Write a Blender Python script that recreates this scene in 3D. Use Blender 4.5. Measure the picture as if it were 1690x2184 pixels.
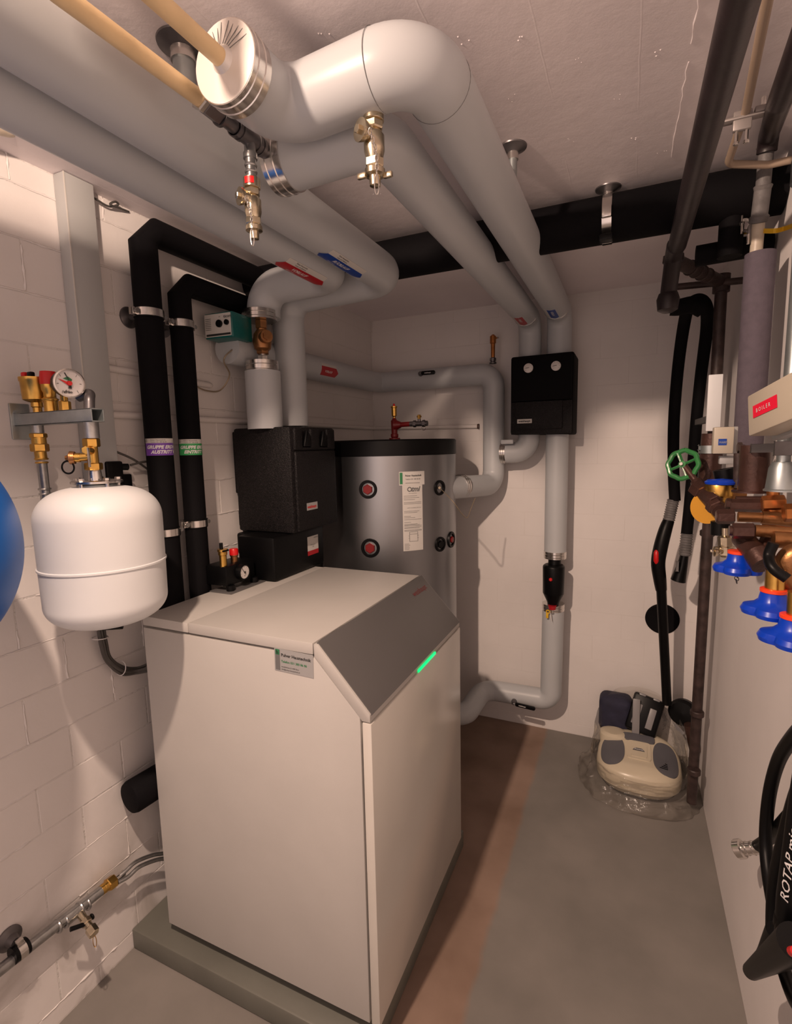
import bpy, bmesh, math, random
from mathutils import Vector, Matrix, noise
for o in list(bpy.data.objects): bpy.data.objects.remove(o)
SC = bpy.context.scene
COL = SC.collection
V = Vector
PI = math.pi
random.seed(4)

# ---------------------------------------------------------------- camera, world, light, exposure
cam = bpy.data.cameras.new('camera')
cam.sensor_fit = 'HORIZONTAL'; cam.sensor_width = 36.0; cam.lens = 23.195
cam.clip_start = 0.02
co = bpy.data.objects.new('camera', cam); COL.objects.link(co)
_r = V((0.91062, 0.41269, -0.02144)); _u = V((-0.03322, 0.12482, 0.99162)); _f = V((-0.41191, 0.90228, -0.12737))
m = Matrix((_r, _u, -_f)).transposed().to_4x4(); m.translation = V((0, 0, 1.6))
co.matrix_world = m
SC.camera = co
SC.view_settings.view_transform = 'Standard'
SC.view_settings.look = 'None'
SC.view_settings.exposure = 0.0
SC.view_settings.gamma = 1.0
SC.view_settings.use_curve_mapping = False
w = bpy.data.worlds.new('world'); SC.world = w; w.use_nodes = True
w.node_tree.nodes['Background'].inputs[0].default_value = (1.0, 0.75, 0.66, 1)
w.node_tree.nodes['Background'].inputs[1].default_value = 1.15
# the room's bare ceiling lamp, just behind and left of the photographer
ld = bpy.data.lights.new('ceiling_lamp', 'POINT'); ld.energy = 57; ld.color = (1.0, 0.73, 0.565); ld.shadow_soft_size = 0.022
lo = bpy.data.objects.new('ceiling_lamp', ld); lo.location = (-0.635, 0.25, 2.287); COL.objects.link(lo)
ld.use_nodes = True   # gentler distance falloff, standing in for the phone's flattened exposure
_n = ld.node_tree.nodes; _fo = _n.new('ShaderNodeLightFalloff'); _fo.inputs['Strength'].default_value = 1.0; _fo.inputs['Smooth'].default_value = 0.14
ld.node_tree.links.new(_fo.outputs['Linear'], _n['Emission'].inputs['Strength'])

# ---------------------------------------------------------------- materials
def mat(name, col, rough=0.5, metal=0.0, bump=0.0, bscale=200.0, var=0.0, vscale=6.0, spec=0.5, coat=0.0, detail=4.0, emit=None, es=0.0):
    m = bpy.data.materials.new(name); m.use_nodes = True
    nt = m.node_tree; b = nt.nodes['Principled BSDF']
    b.inputs['Base Color'].default_value = (*col, 1)
    b.inputs['Roughness'].default_value = rough
    b.inputs['Metallic'].default_value = metal
    b.inputs['Specular IOR Level'].default_value = spec
    b.inputs['Coat Weight'].default_value = coat
    b.inputs['Coat Roughness'].default_value = 0.15
    if emit:
        b.inputs['Emission Color'].default_value = (*emit, 1); b.inputs['Emission Strength'].default_value = es
    tc = nt.nodes.new('ShaderNodeTexCoord')
    n = nt.nodes.new('ShaderNodeTexNoise'); n.inputs['Scale'].default_value = vscale; n.inputs['Detail'].default_value = 5
    nt.links.new(tc.outputs['Object'], n.inputs['Vector'])
    r = nt.nodes.new('ShaderNodeMapRange')
    v = max(var, 0.03)
    r.inputs['From Min'].default_value = 0.3; r.inputs['From Max'].default_value = 0.7
    r.inputs['To Min'].default_value = 1 - v; r.inputs['To Max'].default_value = 1 + v * 0.5
    nt.links.new(n.outputs['Fac'], r.inputs['Value'])
    mx = nt.nodes.new('ShaderNodeVectorMath'); mx.operation = 'SCALE'; mx.inputs[0].default_value = col
    nt.links.new(r.outputs['Result'], mx.inputs['Scale'])
    nt.links.new(mx.outputs['Vector'], b.inputs['Base Color'])
    if bump:
        bn = nt.nodes.new('ShaderNodeTexNoise'); bn.inputs['Scale'].default_value = bscale; bn.inputs['Detail'].default_value = detail
        nt.links.new(tc.outputs['Object'], bn.inputs['Vector'])
        bp_ = nt.nodes.new('ShaderNodeBump'); bp_.inputs['Strength'].default_value = bump; bp_.inputs['Distance'].default_value = 0.002
        nt.links.new(bn.outputs['Fac'], bp_.inputs['Height']); nt.links.new(bp_.outputs['Normal'], b.inputs['Normal'])
    return m

M = dict(
    jacket=mat('pvc_jacket', (0.49, 0.51, 0.53), 0.36, var=0.04, vscale=3, spec=0.4),
    foam=mat('black_foam', (0.0028, 0.0024, 0.0034), 0.8, bump=0.15, bscale=400, spec=0.15),
    white=mat('white_enamel', (0.76, 0.775, 0.79), 0.42, var=0.02, spec=0.4),
    cream_side=mat('heat_pump_white', (0.53, 0.51, 0.485), 0.5, bump=0.12, bscale=900, var=0.02, spec=0.35),
    gloss_front=mat('heat_pump_gloss', (0.66, 0.63, 0.58), 0.18, var=0.02, spec=0.5),
    panel_grey=mat('panel_grey', (0.115, 0.11, 0.11), 0.42, var=0.02),
    steel=mat('stainless_band', (0.72, 0.69, 0.66), 0.22, 1.0, bump=0.1, bscale=60, var=0.1, vscale=40),
    galv=mat('galvanised', (0.42, 0.46, 0.47), 0.38, 0.85, var=0.15, vscale=30),
    zinc=mat('zinc_fitting', (0.40, 0.40, 0.40), 0.3, 0.9, bump=0.25, bscale=90, var=0.25, vscale=50),
    darksteel=mat('dark_steel', (0.17, 0.16, 0.165), 0.38, 0.8, var=0.2, vscale=30),
    nickel=mat('nickel_brass', (0.66, 0.57, 0.42), 0.24, 1.0, bump=0.15, bscale=80, var=0.15, vscale=40),
    brass=mat('brass', (0.68, 0.40, 0.10), 0.28, 1.0, bump=0.1, bscale=90, var=0.18, vscale=40),
    bronze=mat('bronze', (0.36, 0.17, 0.07), 0.36, 0.85, bump=0.3, bscale=120, var=0.3, vscale=25),
    copper=mat('copper', (0.50, 0.19, 0.06), 0.35, 0.9, var=0.25, vscale=30),
    browncu=mat('brown_patina', (0.085, 0.042, 0.034), 0.36, 0.5, bump=0.3, bscale=150, var=0.35, vscale=20),
    beige=mat('beige_paint', (0.78, 0.58, 0.33), 0.5, bump=0.6, bscale=30, var=0.10, vscale=18),
    creampaint=mat('cream_paint', (0.58, 0.50, 0.40), 0.4, bump=0.4, bscale=40, var=0.15, vscale=25),
    brownpaint=mat('brown_painted_pipe', (0.020, 0.013, 0.015), 0.42, bump=0.25, bscale=60, var=0.3, vscale=20),
    rust=mat('rusty_pipe', (0.055, 0.035, 0.032), 0.5, 0.2, bump=0.7, bscale=70, var=0.5, vscale=30),
    purple=mat('grey_pipe_foam', (0.10, 0.082, 0.105), 0.85, bump=0.5, bscale=300, var=0.12, vscale=60),
    thread=mat('grey_grip', (0.16, 0.15, 0.15), 0.55, bump=0.5, bscale=120, var=0.3, vscale=30),
    red=mat('red_plastic', (0.60, 0.008, 0.01), 0.35),
    darkred=mat('dark_red', (0.20, 0.008, 0.01), 0.4, var=0.1),
    redsticker=mat('red_sticker', (0.42, 0.012, 0.02), 0.4),
    bluesticker=mat('blue_sticker', (0.008, 0.05, 0.30), 0.4),
    purplesticker=mat('violet_sticker', (0.16, 0.05, 0.36), 0.4),
    greensticker=mat('green_sticker', (0.04, 0.33, 0.10), 0.4),
    black=mat('black_plastic', (0.0025, 0.0025, 0.003), 0.4, spec=0.2),
    ink=mat('ink', (0.02, 0.02, 0.02), 0.6),
    greyink=mat('grey_ink', (0.16, 0.16, 0.16), 0.6),
    redink=mat('red_ink', (0.30, 0.02, 0.03), 0.5),
    greenink=mat('green_ink', (0.03, 0.20, 0.08), 0.6),
    paper=mat('paper_label', (0.60, 0.58, 0.55), 0.5),
    silverlabel=mat('silver_label', (0.42, 0.42, 0.42), 0.4, 0.2),
    whiteprint=mat('white_print', (0.72, 0.70, 0.70), 0.5),
    teal=mat('teal_plastic', (0.003, 0.105, 0.10), 0.32),
    dial=mat('dial_white', (0.68, 0.64, 0.62), 0.35),
    blue=mat('blue_enamel', (0.002, 0.12, 0.50), 0.4, spec=0.3),
    bluehandle=mat('blue_handwheel', (0.002, 0.045, 0.50), 0.32),
    green=mat('green_enamel', (0.03, 0.19, 0.05), 0.28, bump=0.2, bscale=80, var=0.2, vscale=60),
    greenink2=mat('dial_green', (0.02, 0.16, 0.06), 0.5),
    orange=mat('orange_ring', (0.85, 0.06, 0.015), 0.4),
    yellow=mat('yellow_strap', (0.75, 0.45, 0.02), 0.4),
    label_red=mat('embossed_red', (0.75, 0.01, 0.045), 0.35),
    boxwhite=mat('box_cream', (0.46, 0.41, 0.33), 0.4),
    cable=mat('grey_cable', (0.07, 0.065, 0.06), 0.5),
    wire=mat('thin_wire', (0.35, 0.28, 0.2), 0.4, 0.5),
    vaccream=mat('vacuum_cream', (0.62, 0.55, 0.42), 0.3),
    vacgrey=mat('vacuum_grey', (0.11, 0.11, 0.125), 0.42),
    vacsilver=mat('vacuum_silver', (0.24, 0.23, 0.235), 0.4),
    navy=mat('navy_cloth', (0.02, 0.02, 0.045), 0.8, bump=0.8, bscale=40, var=0.3, vscale=20),
    greenled=mat('green_led', (0.0, 0.5, 0.12), 0.4, emit=(0.0, 1.0, 0.22), es=1.3),
    plinth=mat('plinth_paint', (0.14, 0.14, 0.12), 0.5, bump=0.3, bscale=30, var=0.12, vscale=5),
)

def speckled_foam():
    m = bpy.data.materials.new('moulded_bead_foam'); m.use_nodes = True
    nt = m.node_tree; b = nt.nodes['Principled BSDF']; b.inputs['Roughness'].default_value = 0.6; b.inputs['Specular IOR Level'].default_value = 0.25
    tc = nt.nodes.new('ShaderNodeTexCoord')
    n = nt.nodes.new('ShaderNodeTexNoise'); n.inputs['Scale'].default_value = 380; n.inputs['Detail'].default_value = 3
    nt.links.new(tc.outputs['Object'], n.inputs['Vector'])
    r = nt.nodes.new('ShaderNodeValToRGB')
    r.color_ramp.elements[0].position = 0.5; r.color_ramp.elements[0].color = (0.003, 0.0025, 0.003, 1)
    r.color_ramp.elements[1].position = 0.75; r.color_ramp.elements[1].color = (0.035, 0.03, 0.032, 1)
    nt.links.new(n.outputs['Fac'], r.inputs['Fac']); nt.links.new(r.outputs['Color'], b.inputs['Base Color'])
    v = nt.nodes.new('ShaderNodeTexVoronoi'); v.inputs['Scale'].default_value = 230
    nt.links.new(tc.outputs['Object'], v.inputs['Vector'])
    bu = nt.nodes.new('ShaderNodeBump'); bu.inputs['Strength'].default_value = 0.6; bu.inputs['Distance'].default_value = 0.002
    nt.links.new(v.outputs['Distance'], bu.inputs['Height']); nt.links.new(bu.outputs['Normal'], b.inputs['Normal'])
    return m
M['epp'] = speckled_foam()

def tank_metal():
    m = mat('silver_foil_jacket', (0.33, 0.335, 0.35), 0.34, 1.0, var=0.04, vscale=3)
    return m
M['tank'] = tank_metal()

def wall_mat(name, col, bump=0.35, ridges=None, stains=0.0, bs=14.0):
    m = bpy.data.materials.new(name); m.use_nodes = True
    nt = m.node_tree; b = nt.nodes['Principled BSDF']; b.inputs['Roughness'].default_value = 0.62
    b.inputs['Specular IOR Level'].default_value = 0.3
    L = nt.links.new
    g = nt.nodes.new('ShaderNodeNewGeometry')
    n1 = nt.nodes.new('ShaderNodeTexNoise'); n1.inputs['Scale'].default_value = 2.2; n1.inputs['Detail'].default_value = 6
    L(g.outputs['Position'], n1.inputs['Vector'])
    r1 = nt.nodes.new('ShaderNodeMapRange'); r1.inputs[1].default_value = 0.3; r1.inputs[2].default_value = 0.7
    r1.inputs[3].default_value = 0.92; r1.inputs[4].default_value = 1.04
    L(n1.outputs['Fac'], r1.inputs[0])
    s = nt.nodes.new('ShaderNodeVectorMath'); s.operation = 'SCALE'; s.inputs[0].default_value = col
    L(r1.outputs[0], s.inputs['Scale'])
    out = s.outputs['Vector']
    sx = nt.nodes.new('ShaderNodeSeparateXYZ'); L(g.outputs['Position'], sx.inputs[0])
    if stains:
        # splash dirt and scuffs near the floor
        n2 = nt.nodes.new('ShaderNodeTexNoise'); n2.inputs['Scale'].default_value = 5.0; n2.inputs['Detail'].default_value = 7; n2.inputs['Distortion'].default_value = 0.8
        L(g.outputs['Position'], n2.inputs['Vector'])
        a = nt.nodes.new('ShaderNodeMapRange'); a.inputs[1].default_value = 0.55; a.inputs[2].default_value = 0.05; a.inputs[3].default_value = 0.0; a.inputs[4].default_value = 1.0
        L(sx.outputs['Z'], a.inputs[0])
        c = nt.nodes.new('ShaderNodeMapRange'); c.inputs[1].default_value = 0.46; c.inputs[2].default_value = 0.70; c.inputs[3].default_value = 0.0; c.inputs[4].default_value = stains
        L(n2.outputs['Fac'], c.inputs[0])
        mu = nt.nodes.new('ShaderNodeMath'); mu.operation = 'MULTIPLY'; L(a.outputs[0], mu.inputs[0]); L(c.outputs[0], mu.inputs[1])
        mi = nt.nodes.new('ShaderNodeMix'); mi.data_type = 'RGBA'
        L(mu.outputs[0], mi.inputs['Factor']); L(out, mi.inputs['A']); mi.inputs['B'].default_value = (0.16, 0.12, 0.08, 1)
        out = mi.outputs['Result']
    L(out, b.inputs['Base Color'])
    n3 = nt.nodes.new('ShaderNodeTexNoise'); n3.inputs['Scale'].default_value = bs; n3.inputs['Detail'].default_value = 9; n3.inputs['Roughness'].default_value = 0.6
    L(g.outputs['Position'], n3.inputs['Vector'])
    h = n3.outputs['Fac']
    if ridges:
        # shuttering board marks: thin raised lines along Y every 0.13 m, and cast blobs
        mo = nt.nodes.new('ShaderNodeMath'); mo.operation = 'PINGPONG'; mo.inputs[1].default_value = 0.085
        wn = nt.nodes.new('ShaderNodeTexNoise'); wn.inputs['Scale'].default_value = 6; L(g.outputs['Position'], wn.inputs['Vector'])
        ad = nt.nodes.new('ShaderNodeMath'); ad.operation = 'MULTIPLY_ADD'; ad.inputs[1].default_value = 0.012
        L(wn.outputs['Fac'], ad.inputs[0]); L(sx.outputs['X'], ad.inputs[2]); L(ad.outputs[0], mo.inputs[0])
        rr = nt.nodes.new('ShaderNodeMapRange'); rr.inputs[1].default_value = 0.0; rr.inputs[2].default_value = 0.0022; rr.inputs[3].default_value = 1; rr.inputs[4].default_value = 0
        L(mo.outputs[0], rr.inputs[0])
        mk = nt.nodes.new('ShaderNodeMapRange'); mk.inputs[1].default_value = 0.45; mk.inputs[2].default_value = 0.62; mk.inputs[3].default_value = 0; mk.inputs[4].default_value = 0.5
        n4 = nt.nodes.new('ShaderNodeTexNoise'); n4.inputs['Scale'].default_value = 3.0; n4.inputs['Detail'].default_value = 6; L(g.outputs['Position'], n4.inputs['Vector']); L(n4.outputs['Fac'], mk.inputs[0])
        mm = nt.nodes.new('ShaderNodeMath'); mm.operation = 'MULTIPLY'; L(rr.outputs[0], mm.inputs[0]); L(mk.outputs[0], mm.inputs[1])
        a2 = nt.nodes.new('ShaderNodeMath'); a2.operation = 'ADD'; L(h, a2.inputs[0]); L(mm.outputs[0], a2.inputs[1]); h = a2.outputs[0]
    bu = nt.nodes.new('ShaderNodeBump'); bu.inputs['Strength'].default_value = bump; bu.inputs['Distance'].default_value = 0.006
    L(h, bu.inputs['Height']); L(bu.outputs['Normal'], b.inputs['Normal'])
    return m

M['wall'] = wall_mat('painted_block', (0.74, 0.705, 0.69), 0.22, stains=0.7)
M['mortar'] = wall_mat('painted_mortar', (0.72, 0.69, 0.67), 1.0, stains=0.7, bs=70)
M['wall_clean'] = wall_mat('painted_block_clean', (0.74, 0.705, 0.69), 0.2)
M['plaster'] = wall_mat('painted_plaster', (0.78, 0.74, 0.73), 0.18, bs=12)
M['ceiling'] = wall_mat('painted_concrete_ceiling', (0.85, 0.785, 0.80), 0.18, ridges=True, bs=22)

def floor_mat():
    m = bpy.data.materials.new('painted_floor'); m.use_nodes = True
    nt = m.node_tree; b = nt.nodes['Principled BSDF']; L = nt.links.new
    g = nt.nodes.new('ShaderNodeNewGeometry'); sx = nt.nodes.new('ShaderNodeSeparateXYZ'); L(g.outputs['Position'], sx.inputs[0])
    n = nt.nodes.new('ShaderNodeTexNoise'); n.inputs['Scale'].default_value = 3.5; n.inputs['Detail'].default_value = 8; L(g.outputs['Position'], n.inputs['Vector'])
    cr = nt.nodes.new('ShaderNodeValToRGB'); cr.color_ramp.elements[0].position = 0.3; cr.color_ramp.elements[0].color = (0.172, 0.160, 0.146, 1)
    cr.color_ramp.elements[1].position = 0.72; cr.color_ramp.elements[1].color = (0.238, 0.218, 0.200, 1); L(n.outputs['Fac'], cr.inputs['Fac'])
    cr2 = nt.nodes.new('ShaderNodeValToRGB'); cr2.color_ramp.elements[0].position = 0.3; cr2.color_ramp.elements[0].color = (0.19, 0.125, 0.092, 1)
    cr2.color_ramp.elements[1].position = 0.7; cr2.color_ramp.elements[1].color = (0.30, 0.21, 0.165, 1); L(n.outputs['Fac'], cr2.inputs['Fac'])
    wn = nt.nodes.new('ShaderNodeTexNoise'); wn.inputs['Scale'].default_value = 9; L(g.outputs['Position'], wn.inputs['Vector'])
    ma = nt.nodes.new('ShaderNodeMath'); ma.operation = 'MULTIPLY_ADD'; ma.inputs[1].default_value = 0.03; L(wn.outputs['Fac'], ma.inputs[0]); L(sx.outputs['X'], ma.inputs[2])
    mr = nt.nodes.new('ShaderNodeMapRange'); mr.inputs[1].default_value = -0.365; mr.inputs[2].default_value = -0.345; L(ma.outputs[0], mr.inputs[0])
    my = nt.nodes.new('ShaderNodeMapRange'); my.inputs[1].default_value = 0.98; my.inputs[2].default_value = 1.0; my.inputs[3].default_value = 1; my.inputs[4].default_value = 0; L(sx.outputs['Y'], my.inputs[0])
    mx_ = nt.nodes.new('ShaderNodeMath'); mx_.operation = 'MAXIMUM'; L(mr.outputs[0], mx_.inputs[0]); L(my.outputs[0], mx_.inputs[1])
    mi = nt.nodes.new('ShaderNodeMix'); mi.data_type = 'RGBA'; L(mx_.outputs[0], mi.inputs['Factor']); L(cr2.outputs['Color'], mi.inputs['A']); L(cr.outputs['Color'], mi.inputs['B'])
    L(mi.outputs['Result'], b.inputs['Base Color']); b.inputs['Roughness'].default_value = 1.15
    n3 = nt.nodes.new('ShaderNodeTexNoise'); n3.inputs['Scale'].default_value = 18; n3.inputs['Detail'].default_value = 9; L(g.outputs['Position'], n3.inputs['Vector'])
    bu = nt.nodes.new('ShaderNodeBump'); bu.inputs['Strength'].default_value = 0.25; bu.inputs['Distance'].default_value = 0.004; L(n3.outputs['Fac'], bu.inputs['Height']); L(bu.outputs['Normal'], b.inputs['Normal'])
    return m
M['floor'] = floor_mat()

def film_mat():
    m = bpy.data.materials.new('clear_plastic_film'); m.use_nodes = True
    nt = m.node_tree; nt.nodes.remove(nt.nodes['Principled BSDF']); out = nt.nodes['Material Output']; L = nt.links.new
    t = nt.nodes.new('ShaderNodeBsdfTransparent'); t.inputs[0].default_value = (0.93, 0.92, 0.90, 1)
    gl = nt.nodes.new('ShaderNodeBsdfGlossy'); gl.inputs['Roughness'].default_value = 0.12; gl.inputs[0].default_value = (1, 1, 1, 1)
    d = nt.nodes.new('ShaderNodeBsdfDiffuse'); d.inputs[0].default_value = (0.6, 0.55, 0.5, 1)
    fr = nt.nodes.new('ShaderNodeFresnel'); fr.inputs[0].default_value = 1.45
    g = nt.nodes.new('ShaderNodeNewGeometry'); n = nt.nodes.new('ShaderNodeTexNoise'); n.inputs['Scale'].default_value = 28; n.inputs['Detail'].default_value = 6; n.inputs['Distortion'].default_value = 1.2; L(g.outputs['Position'], n.inputs['Vector'])
    bu = nt.nodes.new('ShaderNodeBump'); bu.inputs['Strength'].default_value = 0.6; bu.inputs['Distance'].default_value = 0.008; L(n.outputs['Fac'], bu.inputs['Height'])
    L(bu.outputs['Normal'], gl.inputs['Normal']); L(bu.outputs['Normal'], fr.inputs['Normal'])
    a = nt.nodes.new('ShaderNodeMixShader'); a.inputs[0].default_value = 0.10; L(t.outputs[0], a.inputs[1]); L(d.outputs[0], a.inputs[2])
    b = nt.nodes.new('ShaderNodeMixShader'); fm = nt.nodes.new('ShaderNodeMath'); fm.operation = 'MULTIPLY'; fm.inputs[1].default_value = 0.55; L(fr.outputs[0], fm.inputs[0]); L(fm.outputs[0], b.inputs[0]); L(a.outputs[0], b.inputs[1]); L(gl.outputs[0], b.inputs[2])
    L(b.outputs[0], out.inputs['Surface'])
    return m
M['film'] = film_mat()
g_ = mat('gauge_glass', (1, 1, 1), 0.05)
g_.node_tree.nodes['Principled BSDF'].inputs['Alpha'].default_value = 0.12
M['glass'] = g_

# ---------------------------------------------------------------- geometry helpers (world coordinates)
class G:
    def __init__(s): s.v = []; s.f = []
    def add(s, vs, fs):
        o = len(s.v); s.v += [tuple(x) for x in vs]; s.f += [tuple(i + o for i in f) for f in fs]; return s
def basis(d, ref=None):
    d = V(d).normalized()
    a = V(ref) if ref is not None else (V((0, 0, 1)) if abs(d.z) < 0.9 else V((1, 0, 0)))
    x = (a - d * a.dot(d)).normalized(); return x, d.cross(x), d
def box(g, lo, hi, bev=0.0, rot=None, piv=None, seg=2):
    bm = bmesh.new(); bmesh.ops.create_cube(bm, size=1)
    lo = V(lo); hi = V(hi); c = (lo + hi) / 2; d = hi - lo
    for v in bm.verts: v.co = V((v.co.x * d.x, v.co.y * d.y, v.co.z * d.z))
    if bev: bmesh.ops.bevel(bm, geom=bm.edges[:], offset=min(bev, min(abs(d.x), abs(d.y), abs(d.z)) * 0.49), segments=seg, profile=0.5, affect='EDGES')
    pv = V(piv) if piv is not None else c
    vs = [v.co + c for v in bm.verts]
    if rot is not None: vs = [rot @ (p - pv) + pv for p in vs]
    bm.verts.index_update()
    g.add(vs, [[v.index for v in f.verts] for f in bm.faces]); bm.free(); return g
def lathe(g, o, d, prof, seg=24, ref=None, cap=True):
    """prof: (t along d, radius)"""
    x, y, z = basis(d, ref); o = V(o); vs = []; fs = []
    n = len(prof)
    for t, r in prof:
        for k in range(seg):
            a = 2 * PI * k / seg; vs.append(o + z * t + (x * math.cos(a) + y * math.sin(a)) * r)
    for i in range(n - 1):
        for k in range(seg):
            k2 = (k + 1) % seg; fs.append((i * seg + k, i * seg + k2, (i + 1) * seg + k2, (i + 1) * seg + k))
    if prof[0][1] > 1e-6: fs.append(tuple(reversed(range(seg))))
    if cap and prof[-1][1] > 1e-6: fs.append(tuple((n - 1) * seg + k for k in range(seg)))
    return g.add(vs, fs)
def cyl(g, a, b, r, seg=20, r2=None, bev=0.0):
    a = V(a); b = V(b); L = (b - a).length; r2 = r if r2 is None else r2
    p = [(0, r), (L, r2)] if not bev else [(0, r - bev), (bev, r), (L - bev, r2), (L, r2 - bev)]
    return lathe(g, a, b - a, p, seg)
def hexn(g, a, b, r, ref=None):
    a = V(a); b = V(b); L = (b - a).length; c = r * 0.12
    return lathe(g, a, b - a, [(0, r - c), (c, r), (L - c, r), (L, r - c)], 6, ref)
def fillet(pts, R, n=8):
    pts = [V(p) for p in pts]; out = [pts[0]]
    Rs = R if isinstance(R, (list, tuple)) else [R] * len(pts)
    for i in range(1, len(pts) - 1):
        p, q, s = pts[i - 1], pts[i], pts[i + 1]
        a = (p - q); b = (s - q); la, lb = a.length, b.length; a.normalize(); b.normalize()
        ang = a.angle(b)
        if ang > PI - 0.02 or Rs[i] < 1e-4: out.append(q); continue
        t = min(Rs[i] / math.tan(ang / 2), la * 0.49 if i > 1 else la * 0.98, lb * 0.49 if i < len(pts) - 2 else lb * 0.98)
        Rr = t * math.tan(ang / 2); A = q + a * t; B = q + b * t
        cc = q + (a + b).normalized() * (Rr / math.sin(ang / 2))
        va = A - cc; vb = B - cc; th = va.angle(vb); ax = va.cross(vb).normalized()
        for k in range(n + 1): out.append(cc + Matrix.Rotation(th * k / n, 3, ax) @ va)
    out.append(pts[-1]); return out
def smooth(pts, n=6):
    pts = [V(p) for p in pts]; P2 = [pts[0] * 2 - pts[1]] + pts + [pts[-1] * 2 - pts[-2]]; out = []
    for i in range(1, len(P2) - 2):
        a, b, c, d = P2[i - 1:i + 3]
        for k in range(n):
            t = k / n; out.append(0.5 * ((2 * b) + (c - a) * t + (2 * a - 5 * b + 4 * c - d) * t * t + (3 * b - a - 3 * c + d) * t ** 3))
    out.append(pts[-1]); return out
def tube(g, path, r, seg=20, caps=True, flat=1.0):
    path = [V(p) for p in path]; n = len(path); rs = r if isinstance(r, (list, tuple)) else [r] * n
    tan = []
    for i in range(n):
        a = path[max(i - 1, 0)]; b = path[min(i + 1, n - 1)]; tan.append((b - a).normalized())
    x, y, _ = basis(tan[0]); vs = []; fs = []
    for i in range(n):
        if i:
            q = tan[i - 1].rotation_difference(tan[i]); x = q @ x
            x = (x - tan[i] * x.dot(tan[i])).normalized()
        y = tan[i].cross(x)
        for k in range(seg):
            a = 2 * PI * k / seg; vs.append(path[i] + (x * math.cos(a) * flat + y * math.sin(a)) * rs[i])
    for i in range(n - 1):
        for k in range(seg):
            k2 = (k + 1) % seg; fs.append((i * seg + k, i * seg + k2, (i + 1) * seg + k2, (i + 1) * seg + k))
    if caps: fs.append(tuple(reversed(range(seg)))); fs.append(tuple((n - 1) * seg + k for k in range(seg)))
    return g.add(vs, fs)
def torus(g, c, ax, R, r, seg=20, s2=8, arc=2 * PI):
    x, y, z = basis(ax); c = V(c); n = seg
    path = [c + (x * math.cos(arc * k / n) + y * math.sin(arc * k / n)) * R for k in range(n + (0 if arc > 6.28 else 1))]
    if arc < 6.28: return tube(g, path, r, s2)
    vs = []; fs = []
    for i in range(n):
        a = 2 * PI * i / n; d = x * math.cos(a) + y * math.sin(a)
        for k in range(s2):
            b = 2 * PI * k / s2; vs.append(c + d * (R + r * math.cos(b)) + z * r * math.sin(b))
    for i in range(n):
        for k in range(s2):
            fs.append((i * s2 + k, ((i + 1) % n) * s2 + k, ((i + 1) % n) * s2 + (k + 1) % s2, i * s2 + (k + 1) % s2))
    return g.add(vs, fs)
def prism(g, poly, d, bev=0.0):
    """extrude a polygon (3D points) along d"""
    bm = bmesh.new(); vs = [bm.verts.new(V(p)) for p in poly]; f = bm.faces.new(vs)
    r = bmesh.ops.extrude_face_region(bm, geom=[f]); 
    for e in r['geom']:
        if isinstance(e, bmesh.types.BMVert): e.co += V(d)
    bmesh.ops.recalc_face_normals(bm, faces=bm.faces[:])
    if bev: bmesh.ops.bevel(bm, geom=bm.edges[:], offset=bev, segments=2, profile=0.5, affect='EDGES')
    bm.verts.index_update(); g.add([v.co for v in bm.verts], [[v.index for v in q.verts] for q in bm.faces]); bm.free(); return g

WORLDLOC = {}
SPLIT = {'rear_shell', 'top_rim', 'spacer', 'flange_bolt', 'threaded_socket', 'copper_union', 'bronze_pipe', 'bracket_bolt', 'clamp_screw', 'clamp_bolt', 'pipe_bracket', 'grey_block', 'hex_cap', 'pipe_socket', 'vent_cap', 'hinge_pin', 'cable_tie', 'vent_slot', 'bronze_housing', 'slanted_body', 'outlet_cap', 'jacket_seam', 'coiled_cord'}
def islands(g):
    par = list(range(len(g.v)))
    def find(a):
        while par[a] != a: par[a] = par[par[a]]; a = par[a]
        return a
    for f in g.f:
        for k in f[1:]: par[find(k)] = find(f[0])
    cl = {}
    for i in range(len(g.v)): cl.setdefault(find(i), []).append(i)
    bb = [[[min(g.v[i][k] for i in c) - .001 for k in range(3)], [max(g.v[i][k] for i in c) + .001 for k in range(3)], set(c)] for c in cl.values()]
    ch = True
    while ch:
        ch = False
        for a in range(len(bb)):
            for b in range(a + 1, len(bb)):
                if all(bb[a][0][k] < bb[b][1][k] and bb[b][0][k] < bb[a][1][k] for k in range(3)):
                    bb[a] = [[min(bb[a][0][k], bb[b][0][k]) for k in range(3)], [max(bb[a][1][k], bb[b][1][k]) for k in range(3)], bb[a][2] | bb[b][2]]; del bb[b]; ch = True; break
            if ch: break
    out = []
    for _, _, c in bb:
        idx = sorted(c); m = {o: n for n, o in enumerate(idx)}; q = G(); q.v = [g.v[i] for i in idx]; q.f = [tuple(m[k] for k in f) for f in g.f if f[0] in c]; out.append(q)
    return out
def build(g, name, material, parent=None, label=None, smooth_ang=35, kind=None):
    if name in SPLIT:
        q = islands(g)
        if len(q) > 1: return [build1(k, name, material, parent, label, smooth_ang, kind) for k in q][0]
    return build1(g, name, material, parent, label, smooth_ang, kind)
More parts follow.
